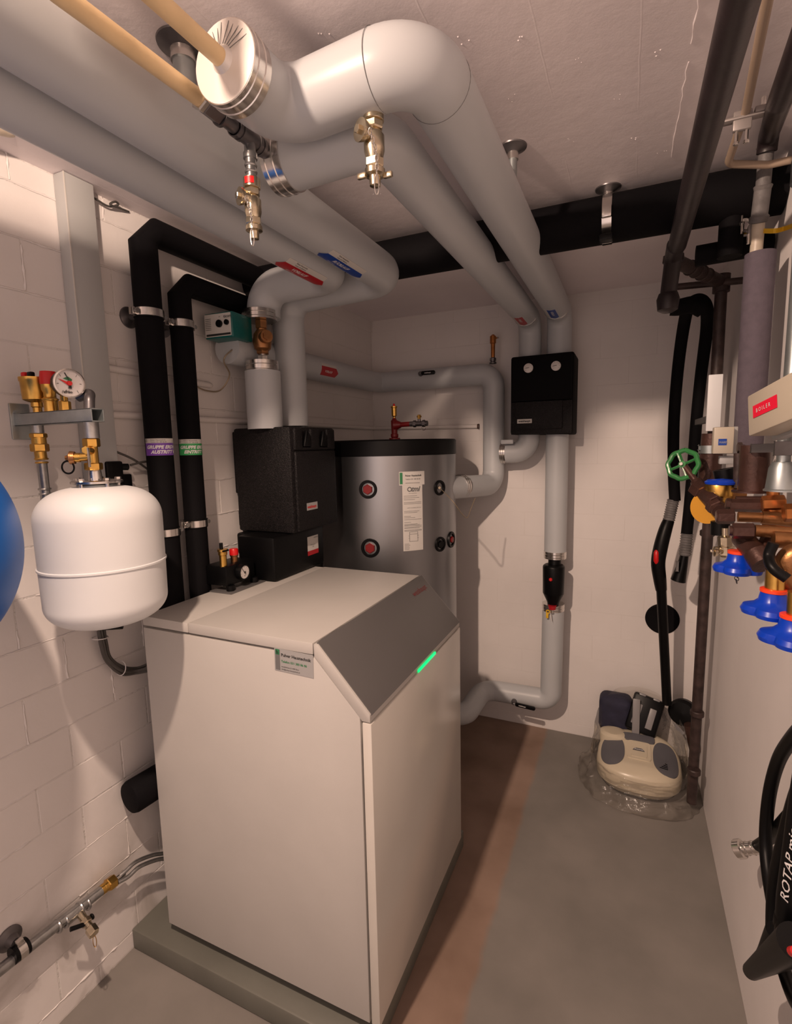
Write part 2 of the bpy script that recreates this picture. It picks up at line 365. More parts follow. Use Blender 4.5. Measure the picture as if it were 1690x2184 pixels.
def build1(g, name, material, parent=None, label=None, smooth_ang=35, kind=None):
    if not g.v: raise ValueError('empty ' + name)
    xs = [p[0] for p in g.v]; ys = [p[1] for p in g.v]; zs = [p[2] for p in g.v]
    c = V(((min(xs) + max(xs)) / 2, (min(ys) + max(ys)) / 2, min(zs)))
    me = bpy.data.meshes.new(name); me.from_pydata([V(p) - c for p in g.v], [], g.f)
    bm = bmesh.new(); bm.from_mesh(me); bmesh.ops.recalc_face_normals(bm, faces=bm.faces[:]); bm.to_mesh(me); bm.free()
    me.materials.append(M[material] if isinstance(material, str) else material)
    me.polygons.foreach_set('use_smooth', [True] * len(me.polygons))
    me.set_sharp_from_angle(angle=math.radians(smooth_ang)); me.update()
    o = bpy.data.objects.new(name, me); COL.objects.link(o)
    WORLDLOC[o] = c
    if parent is not None: o.parent = parent; o.location = c - WORLDLOC[parent]
    else: o.location = c
    if label: o['label'] = label
    if kind: o['kind'] = kind
    return o
def thing(name, label, cat, loc, group=None):
    o = bpy.data.objects.new(name, None); COL.objects.link(o); o.location = loc; o.empty_display_size = 0.05
    WORLDLOC[o] = V(loc); o['label'] = label; o['category'] = cat
    if group: o['group'] = group
    return o
def tag(o, label, cat, group=None):
    o['label'] = label; o['category'] = cat
    if group: o['group'] = group
    return o

# surface maps: (u, v, h) -> world
def flatmap(o, x, y):
    o = V(o); x = V(x).normalized(); y = V(y); y = (y - x * y.dot(x)).normalized(); z = x.cross(y)
    return lambda u, v, h: o + x * u + y * v + z * h
def cylmap(o, ax, r, face, sgn=1):
    """u runs round the pipe (arc length), v along ax; face = direction of u=0"""
    o = V(o); d = V(ax).normalized(); f = V(face); f = (f - d * f.dot(d)).normalized(); s = d.cross(f) * sgn
    return lambda u, v, h: o + d * v + (f * math.cos(u / r) + s * math.sin(u / r)) * (r + h)
def patch(g, mp, u0, u1, v0, v1, h=0.0008, nu=10, nv=1, poly=None):
    vs = []; fs = []
    for lay in (h, h - 0.0007):
        for j in range(nv + 1):
            for i in range(nu + 1): vs.append(mp(u0 + (u1 - u0) * i / nu, v0 + (v1 - v0) * j / nv, lay))
    n = (nu + 1) * (nv + 1)
    for j in range(nv):
        for i in range(nu):
            a = j * (nu + 1) + i; fs.append((a, a + 1, a + nu + 2, a + nu + 1)); fs.append((n + a, n + a + nu + 1, n + a + nu + 2, n + a + 1))
    ring = [i for i in range(nu + 1)] + [j * (nu + 1) + nu for j in range(1, nv + 1)] + [nv * (nu + 1) + i for i in range(nu - 1, -1, -1)] + [j * (nu + 1) for j in range(nv - 1, 0, -1)]
    for k in range(len(ring)):
        a = ring[k]; b = ring[(k + 1) % len(ring)]; fs.append((a, a + n, b + n, b))
    return g.add(vs, fs)
def tip(g, mp, u0, u1, v0, v1, h=.0009, n=8):
    """curved arrow tip: base from u0 to u1 at v0, apex midway at v1"""
    um = (u0 + u1) / 2; vs = []; fs = []
    for j in range(n + 1):
        k = 1 - j / n
        for i in range(5):
            vs.append(mp(um + (u0 + (u1 - u0) * i / 4 - um) * k, v0 + (v1 - v0) * j / n, h))
    for j in range(n):
        for i in range(4): fs.append((j * 5 + i, j * 5 + i + 1, j * 5 + i + 6, j * 5 + i + 5))
    return g.add(vs, fs)
def text(g, mp, s, size, u, v, h=0.0012, align='LEFT', ital=0.0, rotdeg=0, bold=0.0, sx=1.0):
    cu = bpy.data.curves.new('t', 'FONT'); cu.body = s; cu.size = size; cu.align_x = align; cu.resolution_u = 2; cu.shear = ital; cu.offset = bold
    ob = bpy.data.objects.new('t', cu); COL.objects.link(ob)
    dg = bpy.context.evaluated_depsgraph_get(); me = bpy.data.meshes.new_from_object(ob.evaluated_get(dg))
    bm = bmesh.new(); bm.from_mesh(me)
    bmesh.ops.triangulate(bm, faces=bm.faces[:])
    ca, sa = math.cos(math.radians(rotdeg)), math.sin(math.radians(rotdeg))
    vs = []
    for q in bm.verts:
        X, Y = q.co.x * sx, q.co.y; vs.append(mp(u + X * ca - Y * sa, v + X * sa + Y * ca, h))
    bm.verts.index_update(); g.add(vs, [[q.index for q in f.verts] for f in bm.faces]); bm.free()
    bpy.data.objects.remove(ob); bpy.data.curves.remove(cu); bpy.data.meshes.remove(me); return g

CAM = V((0, 0, 1.6))
W, E, B, CZ = -1.415, 0.35, 2.80, 2.335      # left wall, right wall, back wall, ceiling

# ---------------------------------------------------------------- structure
g = G(); box(g, (W - 0.3, -1.4, -0.12), (E + 0.3, B + 0.3, 0.0)); build(g, 'floor', 'floor', kind='structure')
g = G(); box(g, (W - 0.3, -1.4, CZ), (E + 0.3, B + 0.3, CZ + 0.15)); ceil = build(g, 'ceiling', 'ceiling', kind='structure')
g = G()   # formwork joint drips and nibs left on the ceiling
for (px, py, rr) in [(-0.20, 1.05, .004), (-0.12, 1.15, .003), (-0.3, 1.0, .004), (-.05, 1.3, .003), (.02, 1.2, .004), (-.16, 1.42, .003), (-.02, 1.48, .004), (-.62, 1.2, .004), (-.66, 1.35, .004), (-.58, 1.5, .003), (-.6, 1.31, .003), (-.52, .88, .004), (-.48, .6, .004), (-.43, .66, .003), (-.33, .62, .003), (.06, .9, .003), (-.1, .85, .003), (-.7, 1.45, .003), (-.25, 1.2, .003), (.05, 1.58, .003)]:
    for k in range(3):
        lathe(g, (px + random.uniform(-.012, .012), py + random.uniform(-.012, .012), CZ + .001), (0, 0, -1), [(0, rr * .55), (rr * .3, rr * .45), (rr * .6, 0.0)], 8)
for (x0, y0, x1, y1) in [(.10, .72, .085, .95), (.085, .95, .08, 1.2), (.08, 1.25, .075, 1.62), (-.33, 1.86, -.1, 1.84), (-.08, 1.9, .0, 1.88), (-.75, 1.88, -.9, 1.93), (.08, .86, .16, .84)]:
    n = 14; pts = []
    for k in range(n + 1):
        t = k / n; pts.append((x0 + (x1 - x0) * t + random.uniform(-.002, .002), y0 + (y1 - y0) * t + random.uniform(-.002, .002), CZ))
    tube(g, pts, [0.0006 + random.random() * .0016 for _ in pts], 6)
build(g, 'cast_ridge', 'ceiling', ceil, kind='stuff')

g = G(); box(g, (W - 0.3, -1.4, 0), (W - 0.0008, B + .3, CZ)); wl = build(g, 'wall_left', 'mortar', kind='structure')
g = G(); box(g, (W - 0.004, B + 0.0006, 0), (E, B + 0.3, CZ)); wb = build(g, 'wall_back', 'mortar', kind='structure')
g = G(); box(g, (E, -1.4, 0), (E + 0.3, B + 0.3, CZ)); wr = build(g, 'wall_right', 'plaster', kind='structure')
# painted sand-lime blocks, each with its own edges
def brick_mesh(sx, sy, sz, bev, mt='wall'):
    bm = bmesh.new(); bmesh.ops.create_cube(bm, size=1)
    for v in bm.verts: v.co = V((v.co.x * sx, v.co.y * sy, v.co.z * sz))
    bmesh.ops.bevel(bm, geom=bm.edges[:], offset=bev, segments=1, affect='EDGES')
    me = bpy.data.meshes.new('brick'); bm.to_mesh(me); bm.free(); me.materials.append(M[mt])
    me.polygons.foreach_set('use_smooth', [True] * len(me.polygons)); me.set_sharp_from_angle(angle=math.radians(25)); return me
def lay(parent, axis, a0, a1, face, inward, joint):
    cache = {}
    z = 0.06 - 0.13; row = 0
    while z < CZ - 0.01:
        z0 = max(z, 0.002); z1 = min(z + 0.13, CZ - 0.001)
        off = [0.105, -0.02][row % 2] + [0, .012, -.01, .006][row % 4]
        a = a0 - 0.25 + ((off - a0) % 0.25)
        while a < a1:
            p0 = max(a, a0); p1 = min(a + 0.25, a1)
            if p1 - p0 > 0.02 and z1 - z0 > 0.02:
                w_ = round(p1 - p0 - joint, 4); h_ = round(z1 - z0 - joint, 4); k = (w_, h_)
                if k not in cache: cache[k] = brick_mesh(0.02 if axis == 'y' else w_, w_ if axis == 'y' else 0.02, h_, 0.0012 if joint > .003 else 0.0003, 'wall' if axis == 'y' else 'wall_clean')
                o = bpy.data.objects.new('brick', cache[k]); COL.objects.link(o); o.parent = parent
                j = random.uniform(-.0004, .0004); c = (p0 + p1) / 2
                wp = V((face - inward * (.01 + j), c, (z0 + z1) / 2)) if axis == 'y' else V((c, face - inward * (.01 + j), (z0 + z1) / 2))
                o.location = wp - WORLDLOC[parent]
            a += 0.25
        z += 0.13; row += 1
lay(wl, 'y', -1.39, B, W, 1, 0.004)
lay(wb, 'x', W, E, B, -1, 0.0009)

g = G()   # lumpy painted mortar squeezed out of the joints
zz = .06; row = 0
def bead(a, b, dens):
    a = V(a); b = V(b); n = max(2, int((b - a).length / .012)); run = []; rad = []
    for k in range(n + 1):
        q = a.lerp(b, k / n); nv = noise.noise(q * 2.2 + V((0, 0, 7)))
        if nv > dens or k == n:
            if len(run) > 2: tube(g, run, rad, 5, caps=False)
            run = []; rad = []; continue
        run.append(q + V((0, random.uniform(-.0012, .0012), random.uniform(-.0012, .0012)))); rad.append(.0014 + .0032 * random.random() ** 2)
while zz < CZ - .05:
    bead((W - .0004, .1, zz), (W - .0004, 1.95, zz), .12)
    off = [0.105, -0.02][(row + 1) % 2] + [0, .012, -.01, .006][(row + 1) % 4]
    y = .1 + ((off - .1) % .25)
    while y < 1.9:
        bead((W - .0004, y, zz + .004), (W - .0004, y, zz + .126), .02); y += .25
    zz += .13; row += 1
build(g, 'mortar_bead', 'wall', wl, kind='stuff')

# raised concrete plinth
g = G(); box(g, (W, 0.968, 0.0), (-0.553, 1.80, 0.070), 0.006)
tag(build(g, 'equipment_plinth', 'plinth'), 'low grey-painted concrete plinth under the white heat pump', 'plinth')

# ---------------------------------------------------------------- heat pump
X0, X1, Y0, Y1 = -1.288, -0.537, 1.008, 1.715
hp = thing('heat_pump', 'large white floor-standing heat pump cabinet with slanted grey control panel', 'heat pump', ((X0 + X1) / 2, (Y0 + Y1) / 2, 0.085))
g = G()
for x in (X0 + .06, X1 - .08):
    for y in (Y0 + .06, Y1 - .06): cyl(g, (x, y, .070), (x, y, .108), .022, 16)
box(g, (X0 + .05, Y0 + .05, .090), (X1 - .05, Y1 - .05, .112)); build(g, 'base', 'black', hp)
g = G(); prism(g, [(X0, Y0, .107), (X1 - .030, Y0, .107), (X1 - .030, Y0, .955), (-.690, Y0, 1.087), (X0, Y0, 1.087)], (0, Y1 - Y0, 0), 0.002); build(g, 'cabinet_body', 'cream_side', hp)
g = G(); box(g, (X1 - .025, Y0, .107), (X1, Y1, .945), 0.003); build(g, 'front_panel', 'gloss_front', hp, 'glossy white front panel')
g = G(); box(g, (X0, Y0, 1.094), (-1.109, Y1, 1.122), 0.002); build(g, 'rear_lid', 'cream_side', hp)
g = G(); box(g, (-1.107, Y0, 1.094), (-.694, Y1, 1.124), 0.002); build(g, 'top_lid', 'cream_side', hp)
g = G(); prism(g, [(-.691, Y0, 1.122), (-.680, Y0, 1.122), (-.540, Y0, .968), (-.540, Y0, .948), (-.562, Y0, .948), (-.691, Y0, 1.090)], (0, Y1 - Y0, 0), 0.0015); build(g, 'panel_frame', 'cream_side', hp)
dx, dz = (.146, -.1606); ln = math.hypot(dx, dz); nx, nz = -dz / ln, dx / ln
g = G(); a = V((-.6865, 0, 1.1235)); b_ = a + V((dx, 0, dz)); n_ = V((nx, 0, nz)) * .006
pl = [a, b_, b_ + n_, a + n_]; prism(g, [(q.x, Y0 + .006, q.z) for q in pl], (0, Y1 - Y0 - .012, 0), 0.001); cp = build(g, 'control_panel', 'panel_grey', hp, 'slanted grey control cover')
mp = flatmap(V((-.6865, 0, 1.1235)) + n_ + V((0, 0, 0)), (0, 1, 0), (-dx, 0, -dz))
g = G(); text(g, mp, 'weishaupt', .029, 1.558, -.050, .001, rotdeg=0); build(g, 'lettering', 'darkred', cp, 'dull red brand lettering')
g = G(); box(g, (-.5400, 1.31, .9455), (-.5355, 1.455, .9535), .001); build(g, 'status_light', 'greenled', hp, 'glowing green status light strip')
# installer sticker
mp = flatmap((-.812, Y0, 1.036), (1, 0, -.02), (0, 0, 1)); 
g = G(); patch(g, mp, 0, .118, 0, .060, .0012, 1); st = build(g, 'sticker', 'silverlabel', hp, 'silver installer sticker')
g = G(); patch(g, mp, .003, .017, .003, .057, .0016, 1); build(g, 'sticker_strip', 'greyink', st)
g = G(); patch(g, mp, .004, .016, .044, .058, .002, 1); build(g, 'sticker_logo', 'greenink', st)
g = G(); text(g, mp, 'Pulver Haustechnik', .0115, .021, .041, .0016, bold=.0003); text(g, mp, 'Installationen 8, 3000 Bern', .005, .021, .012, .0016); text(g, mp, 'info@pulver-haustechnik.ch', .005, .021, .005, .0016)
build(g, 'sticker_text', 'ink', st)
g = G(); text(g, mp, 'h', .014, .006, .046, .0024, bold=.0004); build(g, 'logo_letter', 'ink', st)
g = G(); text(g, mp, 'Telefon 031 380 86 86', .0085, .021, .025, .0016, bold=.0002); build(g, 'sticker_phone', 'greenink', st)

# ---------------------------------------------------------------- generic parts
def collar(name, parent, c, ax, r, L):
    c = V(c); ax = V(ax).normalized(); a = c - ax * L / 2; g = G()
    lathe(g, a, ax, [(0, r - .006), (0, r), (L * .2, r), (L * .23, r + .0015), (L * .27, r), (L * .62, r), (L * .65, r + .0015), (L * .69, r), (L, r), (L, r - .006)], 40)
    return build(g, name, 'steel', parent, 'shiny steel end band')
def text_rot(mp):   # let text run along v (pipe axis)
    return lambda u, v, h: mp(-v, u, h)

# ---------------------------------------------------------------- pipe A and B (left pair on the ceiling)
def ins(name, label, path, R, r, matn='jacket', loc=None, seg=36, n=10):
    t = thing(name, label, 'pipe', loc or path[0]); g = G(); tube(g, fillet(path, R, n), r, seg); build(g, 'insulation_jacket', matn, t); return t
pa = ins('insulated_pipe', 'grey jacketed pipe on the left of the ceiling, the wider one with a blue marker', [(-.80, -1.3, 2.20), (-.80, 1.74, 2.20), (-1.245, 1.74, 2.185), (-1.245, 1.74, 1.69)], .085, .062)
pb = ins('insulated_pipe', 'grey ceiling pipe nearest the left wall, red marker, ending above the teal actuator', [(-.93, -1.3, 2.185), (-.93, 1.59, 2.185), (-1.245, 1.59, 2.185), (-1.245, 1.59, 2.078)], .085, .060)
collar('end_band', pb, (-1.245, 1.565, 2.082), (0, 0, 1), .0615, .034)
for par, xx, zz, rr, y0, colr, sA, sB, face in ((pa, -.80, 2.20, .062, 1.30, 'bluesticker', 'RÜCKLAUF', 'HEIZUNG', (.1, 0, -1)), (pb, -.93, 2.185, .060, 1.27, 'redsticker', 'VORLAUF', 'HEIZUNG', (.2, 0, -1))):
    mp = cylmap((xx, y0, zz), (0, 1, 0), rr, face, -1)
    L = .20; wd = .055
    g = G(); patch(g, mp, -wd / 2, wd / 2 - .018, 0, L, .0009, 8, 2)
    tip(g, mp, -wd / 2, wd / 2 - .018, L, L + .02)
    tip(g, mp, -wd / 2, wd / 2 - .018, 0, -.02)
    o = build(g, 'pipe_marker', colr, par, ('blue' if 'blue' in colr else 'red') + ' flow marker sticker')
    g = G(); patch(g, mp, wd / 2 - .018, wd / 2, .0, L, .0009, 5, 2); o2 = build(g, 'marker_strip', 'paper', o)
    tm = lambda u, v, h, mp=mp: mp(v, u, h)
    g = G(); text(g, tm, sA, .017, .05, -.010, .0014, ital=.2, bold=.0004); text(g, tm, sB, .009, .04, -.022, .0014); build(g, 'marker_text', 'whiteprint', o)
    g = G(); text(g, tm, 'Pulver Haustechnik', .007, .04, .020, .0014); text(g, tm, 'Telefon 031 380 86 86', .006, .04, .0125, .0014); build(g, 'strip_text', 'ink', o)

# lower sleeve of B, standing on the foam-cased pump group
sl = thing('insulated_pipe', 'short upright grey pipe sleeve with steel band standing on the speckled foam casing', 'pipe', (-1.245, 1.565, 1.68))
g = G(); cyl(g, (-1.245, 1.565, 1.675), (-1.245, 1.565, 1.885), .0645, 40); build(g, 'insulation_jacket', 'jacket', sl)
collar('end_band', sl, (-1.245, 1.565, 1.90), (0, 0, 1), .059, .042)
# mixing valve with actuator
mv = thing('mixing_valve', 'brass mixing valve with teal actuator box between two grey pipe sleeves', 'valve', (-1.245, 1.565, 1.92))
vx, vy = -1.235, 1.56
g = G(); hexn(g, (vx, vy, 2.035), (vx, vy, 2.066), .022); cyl(g, (vx, vy, 1.975), (vx, vy, 2.035), .018)
lathe(g, (vx, vy, 1.955), (0, 0, 1), [(0, .02), (.01, .03), (.035, .034), (.06, .03), (.075, .02)], 24)
cyl(g, (vx, vy, 2.0), (vx + .045, vy - .03, 2.0), .022, 20); cyl(g, (vx + .045, vy - .03, 2.0), (vx + .05, vy - .033, 2.0), .015, 6)
hexn(g, (vx, vy, 1.945), (vx, vy, 1.968), .023); build(g, 'valve_body', 'bronze', mv)
g = G(); hexn(g, (vx, vy, 1.918), (vx, vy, 1.942), .019); cyl(g, (vx, vy, 1.93), (vx, vy, 1.95), .013); build(g, 'union_nut', 'steel', mv)
rz = Matrix.Rotation(math.radians(4), 3, 'Z')
g = G(); box(g, (-1.372, 1.42, 1.985), (-1.252, 1.53, 2.072), .006, rz); act = build(g, 'actuator', 'teal', mv, 'teal plastic actuator housing')
c0 = rz @ (V((-1.372, 1.42, 1.985)) - V((-1.312, 1.475, 2.0285))) + V((-1.312, 1.475, 2.0285))
mp = flatmap(c0, rz @ V((1, 0, 0)), (0, 0, 1))
g = G(); patch(g, mp, .003, .113, .006, .082, .0012, 1); fp = build(g, 'face_plate', 'paper', act, 'white printed face plate')
for (u, v, r) in ((.066, .048, .0125), (.097, .050, .009)):
    g = G(); lathe(g, mp(u, v, .001), mp(0, 0, 1) - mp(0, 0, 0), [(0, r), (.006, r), (.007, r - .001)], 24); build(g, 'dial_knob', 'black', act, 'black round knob')
g = G(); text(g, mp, 'ticom', .014, .084, .066, .0016, bold=.0003); text(g, mp, 'M', .008, .064, .068, .0016); text(g, mp, '-   + V', .008, .079, .046, .0016)
for k in range(7): patch(g, mp, .006, .030, .030 + k * .006, .0315 + k * .006, .0016, 1)
patch(g, mp, .008, .110, .009, .016, .0016, 1); build(g, 'plate_print', 'ink', act)
g = G(); pts = smooth([V((-1.30, 1.52, 1.985)), (-1.320, 1.450, 1.922), (-1.360, 1.518, 1.876), (-1.390, 1.497, 1.821), (-1.400, 1.437, 1.815), (-1.400, 1.383, 1.828)], 6); tube(g, pts, .0028, 8); tag(build(g, 'actuator_cable', 'wire'), 'thin pale cable looping from the teal actuator down to the left wall', 'cable')

# pipe drop behind, disappearing into the casing, and rounded grey elbow
rp = ins('insulated_pipe', 'grey rounded pipe elbow behind the upright sleeves, close to the left wall', [(-1.345, 1.80, 1.83), (-1.345, 1.885, 1.83), (-1.345, 1.885, 1.60)], .05, .045)

# ---------------------------------------------------------------- foam casings on the heat pump
fc = thing('pump_group_casing', 'tall speckled black foam pump group casing standing on the lower black box', 'casing', (-1.24, 1.67, 1.285))
g = G(); box(g, (-1.375, 1.535, 1.288), (-1.115, 1.842, 1.680), .008); build(g, 'casing_block', 'epp', fc)
g = G(); box(g, (-1.405, 1.56, 1.43), (-1.37, 1.83, 1.67), .006); box(g, (-1.398, 1.56, 1.30), (-1.37, 1.83, 1.365), .006); build(g, 'rear_shell', 'epp', fc)
g = G(); box(g, (-1.118, 1.552, 1.292), (-1.103, 1.828, 1.590), .006); build(g, 'cover_plate', 'epp', fc)
g = G(); box(g, (-1.12, 1.552, 1.594), (-1.104, 1.60, 1.674), .005); box(g, (-1.12, 1.655, 1.594), (-1.104, 1.715, 1.674), .005); box(g, (-1.12, 1.772, 1.594), (-1.104, 1.828, 1.674), .005); box(g, (-1.12, 1.59, 1.594), (-1.104, 1.79, 1.604), .004)
build(g, 'top_rim', 'epp', fc)
for yy in (1.628, 1.744):
    g = G(); prism(g, [(-1.114, yy - .022, 1.607), (-1.114, yy + .022, 1.607), (-1.112, yy + .016, 1.655), (-1.112, yy - .004, 1.668)], (.012, 0, 0), .003); build(g, 'thermometer_grip', 'black', fc)
mp = flatmap((-1.103, 1.605, 1.366), (0, 1, 0), (0, 0, 1))
g = G(); patch(g, mp, 0, .072, 0, .028, .001, 1); o = build(g, 'name_plate', 'silverlabel', fc, 'small silver name plate')
g = G(); text(g, mp, 'weishaupt', .0155, .003, .008, .0015, bold=.0005, sx=.95); build(g, 'plate_lettering', 'red', o)
lb = thing('pump_casing', 'plain black pump casing box on the heat pump lid under the taller foam casing', 'casing', (-1.22, 1.61, 1.122))
g = G(); box(g, (-1.31, 1.447, 1.124), (-1.142, 1.775, 1.287), .012); box(g, (-1.36, 1.50, 1.20), (-1.30, 1.75, 1.286), .01); build(g, 'casing_block', 'black', lb)
mp = flatmap((-1.142, 1.655, 1.178), (0, 1, 0), (0, 0, 1))
g = G(); patch(g, mp, 0, .075, .018, .075, .001, 1); o = build(g, 'type_label', 'paper', lb, 'white and red type label')
g = G(); patch(g, mp, 0, .075, 0, .018, .001, 1); build(g, 'label_band', 'redsticker', o)
g = G(); text(g, mp, 'weishaupt', .009, .044, .065, .0014, sx=.8); text(g, mp, 'WHI pump-opt', .007, .018, .038, .0014, sx=.8); text(g, mp, '25-8', .007, .032, .030, .0014, sx=.8); build(g, 'label_text', 'greyink', o)

# safety group standing on the lid
sg = thing('safety_group', 'small black box with gauge, brass vent and red cap on the heat pump lid', 'gauge', (-1.24, 1.34, 1.122))
g = G(); box(g, (-1.285, 1.272, 1.1225), (-1.19, 1.45, 1.1265), .001); build(g, 'mount_plate', 'panel_grey', sg)
g = G(); cyl(g, (-1.217, 1.30, 1.126), (-1.217, 1.30, 1.145), .014, 16); cyl(g, (-1.217, 1.42, 1.126), (-1.217, 1.42, 1.145), .014, 16); build(g, 'spacer', 'black', sg)
g = G(); box(g, (-1.31, 1.283, 1.143), (-1.215, 1.425, 1.212), .006); build(g, 'casing_block', 'black', sg)
g = G(); lathe(g, (-1.216, 1.352, 1.180), (1, 0, -.0), [(0, .028), (.016, .028), (.02, .0265), (.02, .023), (.017, .023)], 32); gg = build(g, 'gauge_body', 'black', sg)
mp = flatmap((-1.1985, 1.352, 1.180), (0, 1, 0), (0, 0, 1))
g = G(); lathe(g, (-1.202, 1.352, 1.180), (1, 0, 0), [(0, .0225), (.004, .0225)], 32); build(g, 'dial_face', 'dial', gg)
g = G(); text(g, mp, 'bar', .006, -.004, -.014, .001); tube(g, [mp(.002, -.008, .002), mp(-.012, .014, .002)], .0009, 6); lathe(g, mp(0, 0, .001), (1, 0, 0), [(0, .003), (.003, .003)], 12)
for k in range(9):
    a = math.radians(225 - k * 33.75); tube(g, [mp(.017 * math.cos(a), .017 * math.sin(a), .0008), mp(.020 * math.cos(a), .020 * math.sin(a), .0008)], .0004, 4)
build(g, 'needle', 'ink', gg)
ax_, ay_ = -1.238, 1.296
g = G(); lathe(g, (ax_, ay_, 1.208), (0, 0, 1), [(0, .012), (.04, .012), (.042, .0145), (.052, .0145), (.054, .017), (.062, .017), (.062, .012)], 24); av = build(g, 'air_vent', 'brass', sg, 'brass automatic air vent')
g = G(); cyl(g, (ax_ - .005, ay_, 1.268), (ax_ - .005, ay_, 1.290), .006, 12); box(g, (ax_ + .01, ay_ - .014, 1.262), (ax_ + .018, ay_ + .012, 1.268), .002); build(g, 'vent_cap', 'black', av)
g = G(); lathe(g, (-1.25, 1.362, 1.208), (0, 0, 1), [(0, .012), (.022, .012), (.024, .014), (.034, .014)], 24); sv = build(g, 'safety_valve', 'bronze', sg)
g = G(); lathe(g, (-1.25, 1.362, 1.236), (0, 0, 1), [(0, .0155), (.018, .0155), (.022, .013), (.0225, 0)], 12); build(g, 'valve_cap', 'red', sv, 'red turning cap')

# ---------------------------------------------------------------- black insulated ground-loop pipes
bx = -1.342
def blackpipe(y, ztop, r, yend, lab, stk, l1, l2, zst):
    t = thing('insulated_pipe', lab, 'pipe', (bx, y, 0.0)); g = G()
    path = [V((bx, y, .15)), V((bx, y, ztop)), V((bx, yend, ztop))]
    # mitred foam elbow
    m1 = [path[0], path[1] - V((0, 0, r * 1.05)), path[1] + V((0, r * 1.05, 0)), path[2]]
    tube(g, m1, r, 28); build(g, 'insulation', 'foam', t)
    face = (CAM - V((bx, y, 1.6))); mp0 = cylmap((bx, y, zst), (0, 0, 1), r, face, 1)
    mp = lambda u, v, h: mp0(u - r * 1.15, v, h)
    g = G(); patch(g, mp, 0, r * 3.2, 0, .038, .0009, 20); o = build(g, 'pipe_marker', stk, t, 'coloured pipe marker sticker')
    g = G(); patch(g, mp, 0, r * 3.2, .038, .052, .0009, 20); build(g, 'marker_strip', 'paper', o)
    g = G(); text(g, mp, l1, .0142, .007, .021, .0014, ital=.3, bold=.0006); text(g, mp, l2, .0142, .021, .006, .0014, ital=.3, bold=.0006); build(g, 'marker_text', 'whiteprint', o)
    g = G(); text(g, mp, 'Pulver Haustechnik', .0055, .022, .0455, .0013); text(g, mp, 'Telefon 031 380 86 86', .005, .022, .0395, .0013)
    tube(g, [mp(.003, .041, .0012), mp(.003, .050, .0012), mp(.008, .050, .0012), mp(.008, .041, .0012), mp(.003, .041, .0012)], .0005, 4); build(g, 'strip_text', 'ink', o)
    return t
blackpipe(1.163, 2.262, .040, 1.72, 'taller black foam-insulated upright pipe with violet marker', 'purplesticker', 'GRUPPE ERDWÄRME', 'AUSTRITT WP', 1.588)
blackpipe(1.288, 2.140, .036, 1.93, 'shorter black foam-insulated upright pipe with green marker', 'greensticker', 'GRUPPE ERDWÄRME', 'EINTRITT WP', 1.586)
def wallclamp(y, z, r, lab, rose=True):
    t = thing('pipe_clamp', lab, 'clamp', (bx, y, z))
    g = G(); lathe(g, (bx, y, z - .011), (0, 0, 1), [(0, r), (0, r + .004), (.022, r + .004), (.022, r)], 36)
    for sg_ in (-1, 1):
        box(g, (bx - .014, y + sg_ * (r + .002) - (.0 if sg_ > 0 else .016), z - .011), (bx + .004, y + sg_ * (r + .002) + (.016 if sg_ > 0 else 0), z + .011), .002)
    build(g, 'clamp_ring', 'steel', t)
    g = G(); lathe(g, (bx, y, z - .014), (0, 0, 1), [(0, r - .002), (0, r + .0028), (.028, r + .0028), (.028, r - .002)], 32); build(g, 'rubber_liner', 'black', t)
    g = G()
    for sg_ in (-1, 1): lathe(g, (bx - .018, y + sg_ * (r + .010), z), (1, 0, 0), [(0, .004), (.028, .004), (.028, .007), (.033, .007)], 10)
    build(g, 'clamp_screw', 'zinc', t)
    if rose:
        g = G(); lathe(g, (W + .001, y - .012, z - .004), (1, 0, 0), [(0, .032), (.004, .031), (.010, .018), (.012, .010), (.05, .010)], 28); build(g, 'wall_rosette', 'darksteel', t)
    return t
wallclamp(1.163, 2.014, .040, 'steel wall clamp round the upper end of the taller black upright pipe')
wallclamp(1.288, 2.008, .036, 'steel wall clamp round the upper end of the shorter black upright pipe')
wallclamp(1.163, 1.345, .040, 'lower steel wall clamp on the taller black pipe, half behind the white vessel', False)
wallclamp(1.288, 1.355, .036, 'lower steel wall clamp on the shorter black pipe', False)

# black duct across the ceiling and its drop at the right
du = thing('insulated_duct', 'thick black insulated pipe running right across the room under the ceiling', 'pipe', (-.5, 1.74, 2.19))
g = G(); cyl(g, (W + .005, 1.74, 2.256), (E - .002, 1.74, 2.256), .066, 40); build(g, 'insulation', 'foam', du)
g = G(); tube(g, fillet([(.235, 1.74, 2.22), (.235, 1.745, 2.10)], .05), .030, 24); build(g, 'branch_insulation', 'foam', du)
b2 = thing('insulated_pipe', 'black insulated stub pipe behind the grey-purple riser, below the ceiling duct', 'pipe', (.24, 1.66, 2.06))
g = G(); cyl(g, (0.159, 1.800, 2.131), (0.343, 1.800, 2.137), .029, 28); build(g, 'insulation', 'foam', b2)
def ceildisc(x, y, r, lab, rod=.06, rr=.012):
    t = thing('ceiling_rosette', lab, 'bracket', (x, y, CZ - rod))
    g = G(); lathe(g, (x, y, CZ), (0, 0, -1), [(0, r), (.003, r * .98), (.012, r * .45), (.014, rr + .003)], 36); build(g, 'rosette', 'darksteel', t)
    g = G(); cyl(g, (x, y, CZ - .01), (x, y, CZ - rod), rr, 20); build(g, 'support_rod', 'galv', t)
    g = G(); cyl(g, (x, y, CZ - .012), (x, y, CZ - .03), rr + .003, 20); build(g, 'rod_collar', 'steel', t)
    return t
ceildisc(-.766, .785, .045, 'ceiling rosette with thick grey rod behind the beige pipes', .15, .019)
ceildisc(-.290, 1.385, .035, 'small dark ceiling rosette with rod right of the big grey pipe', .10, .011)
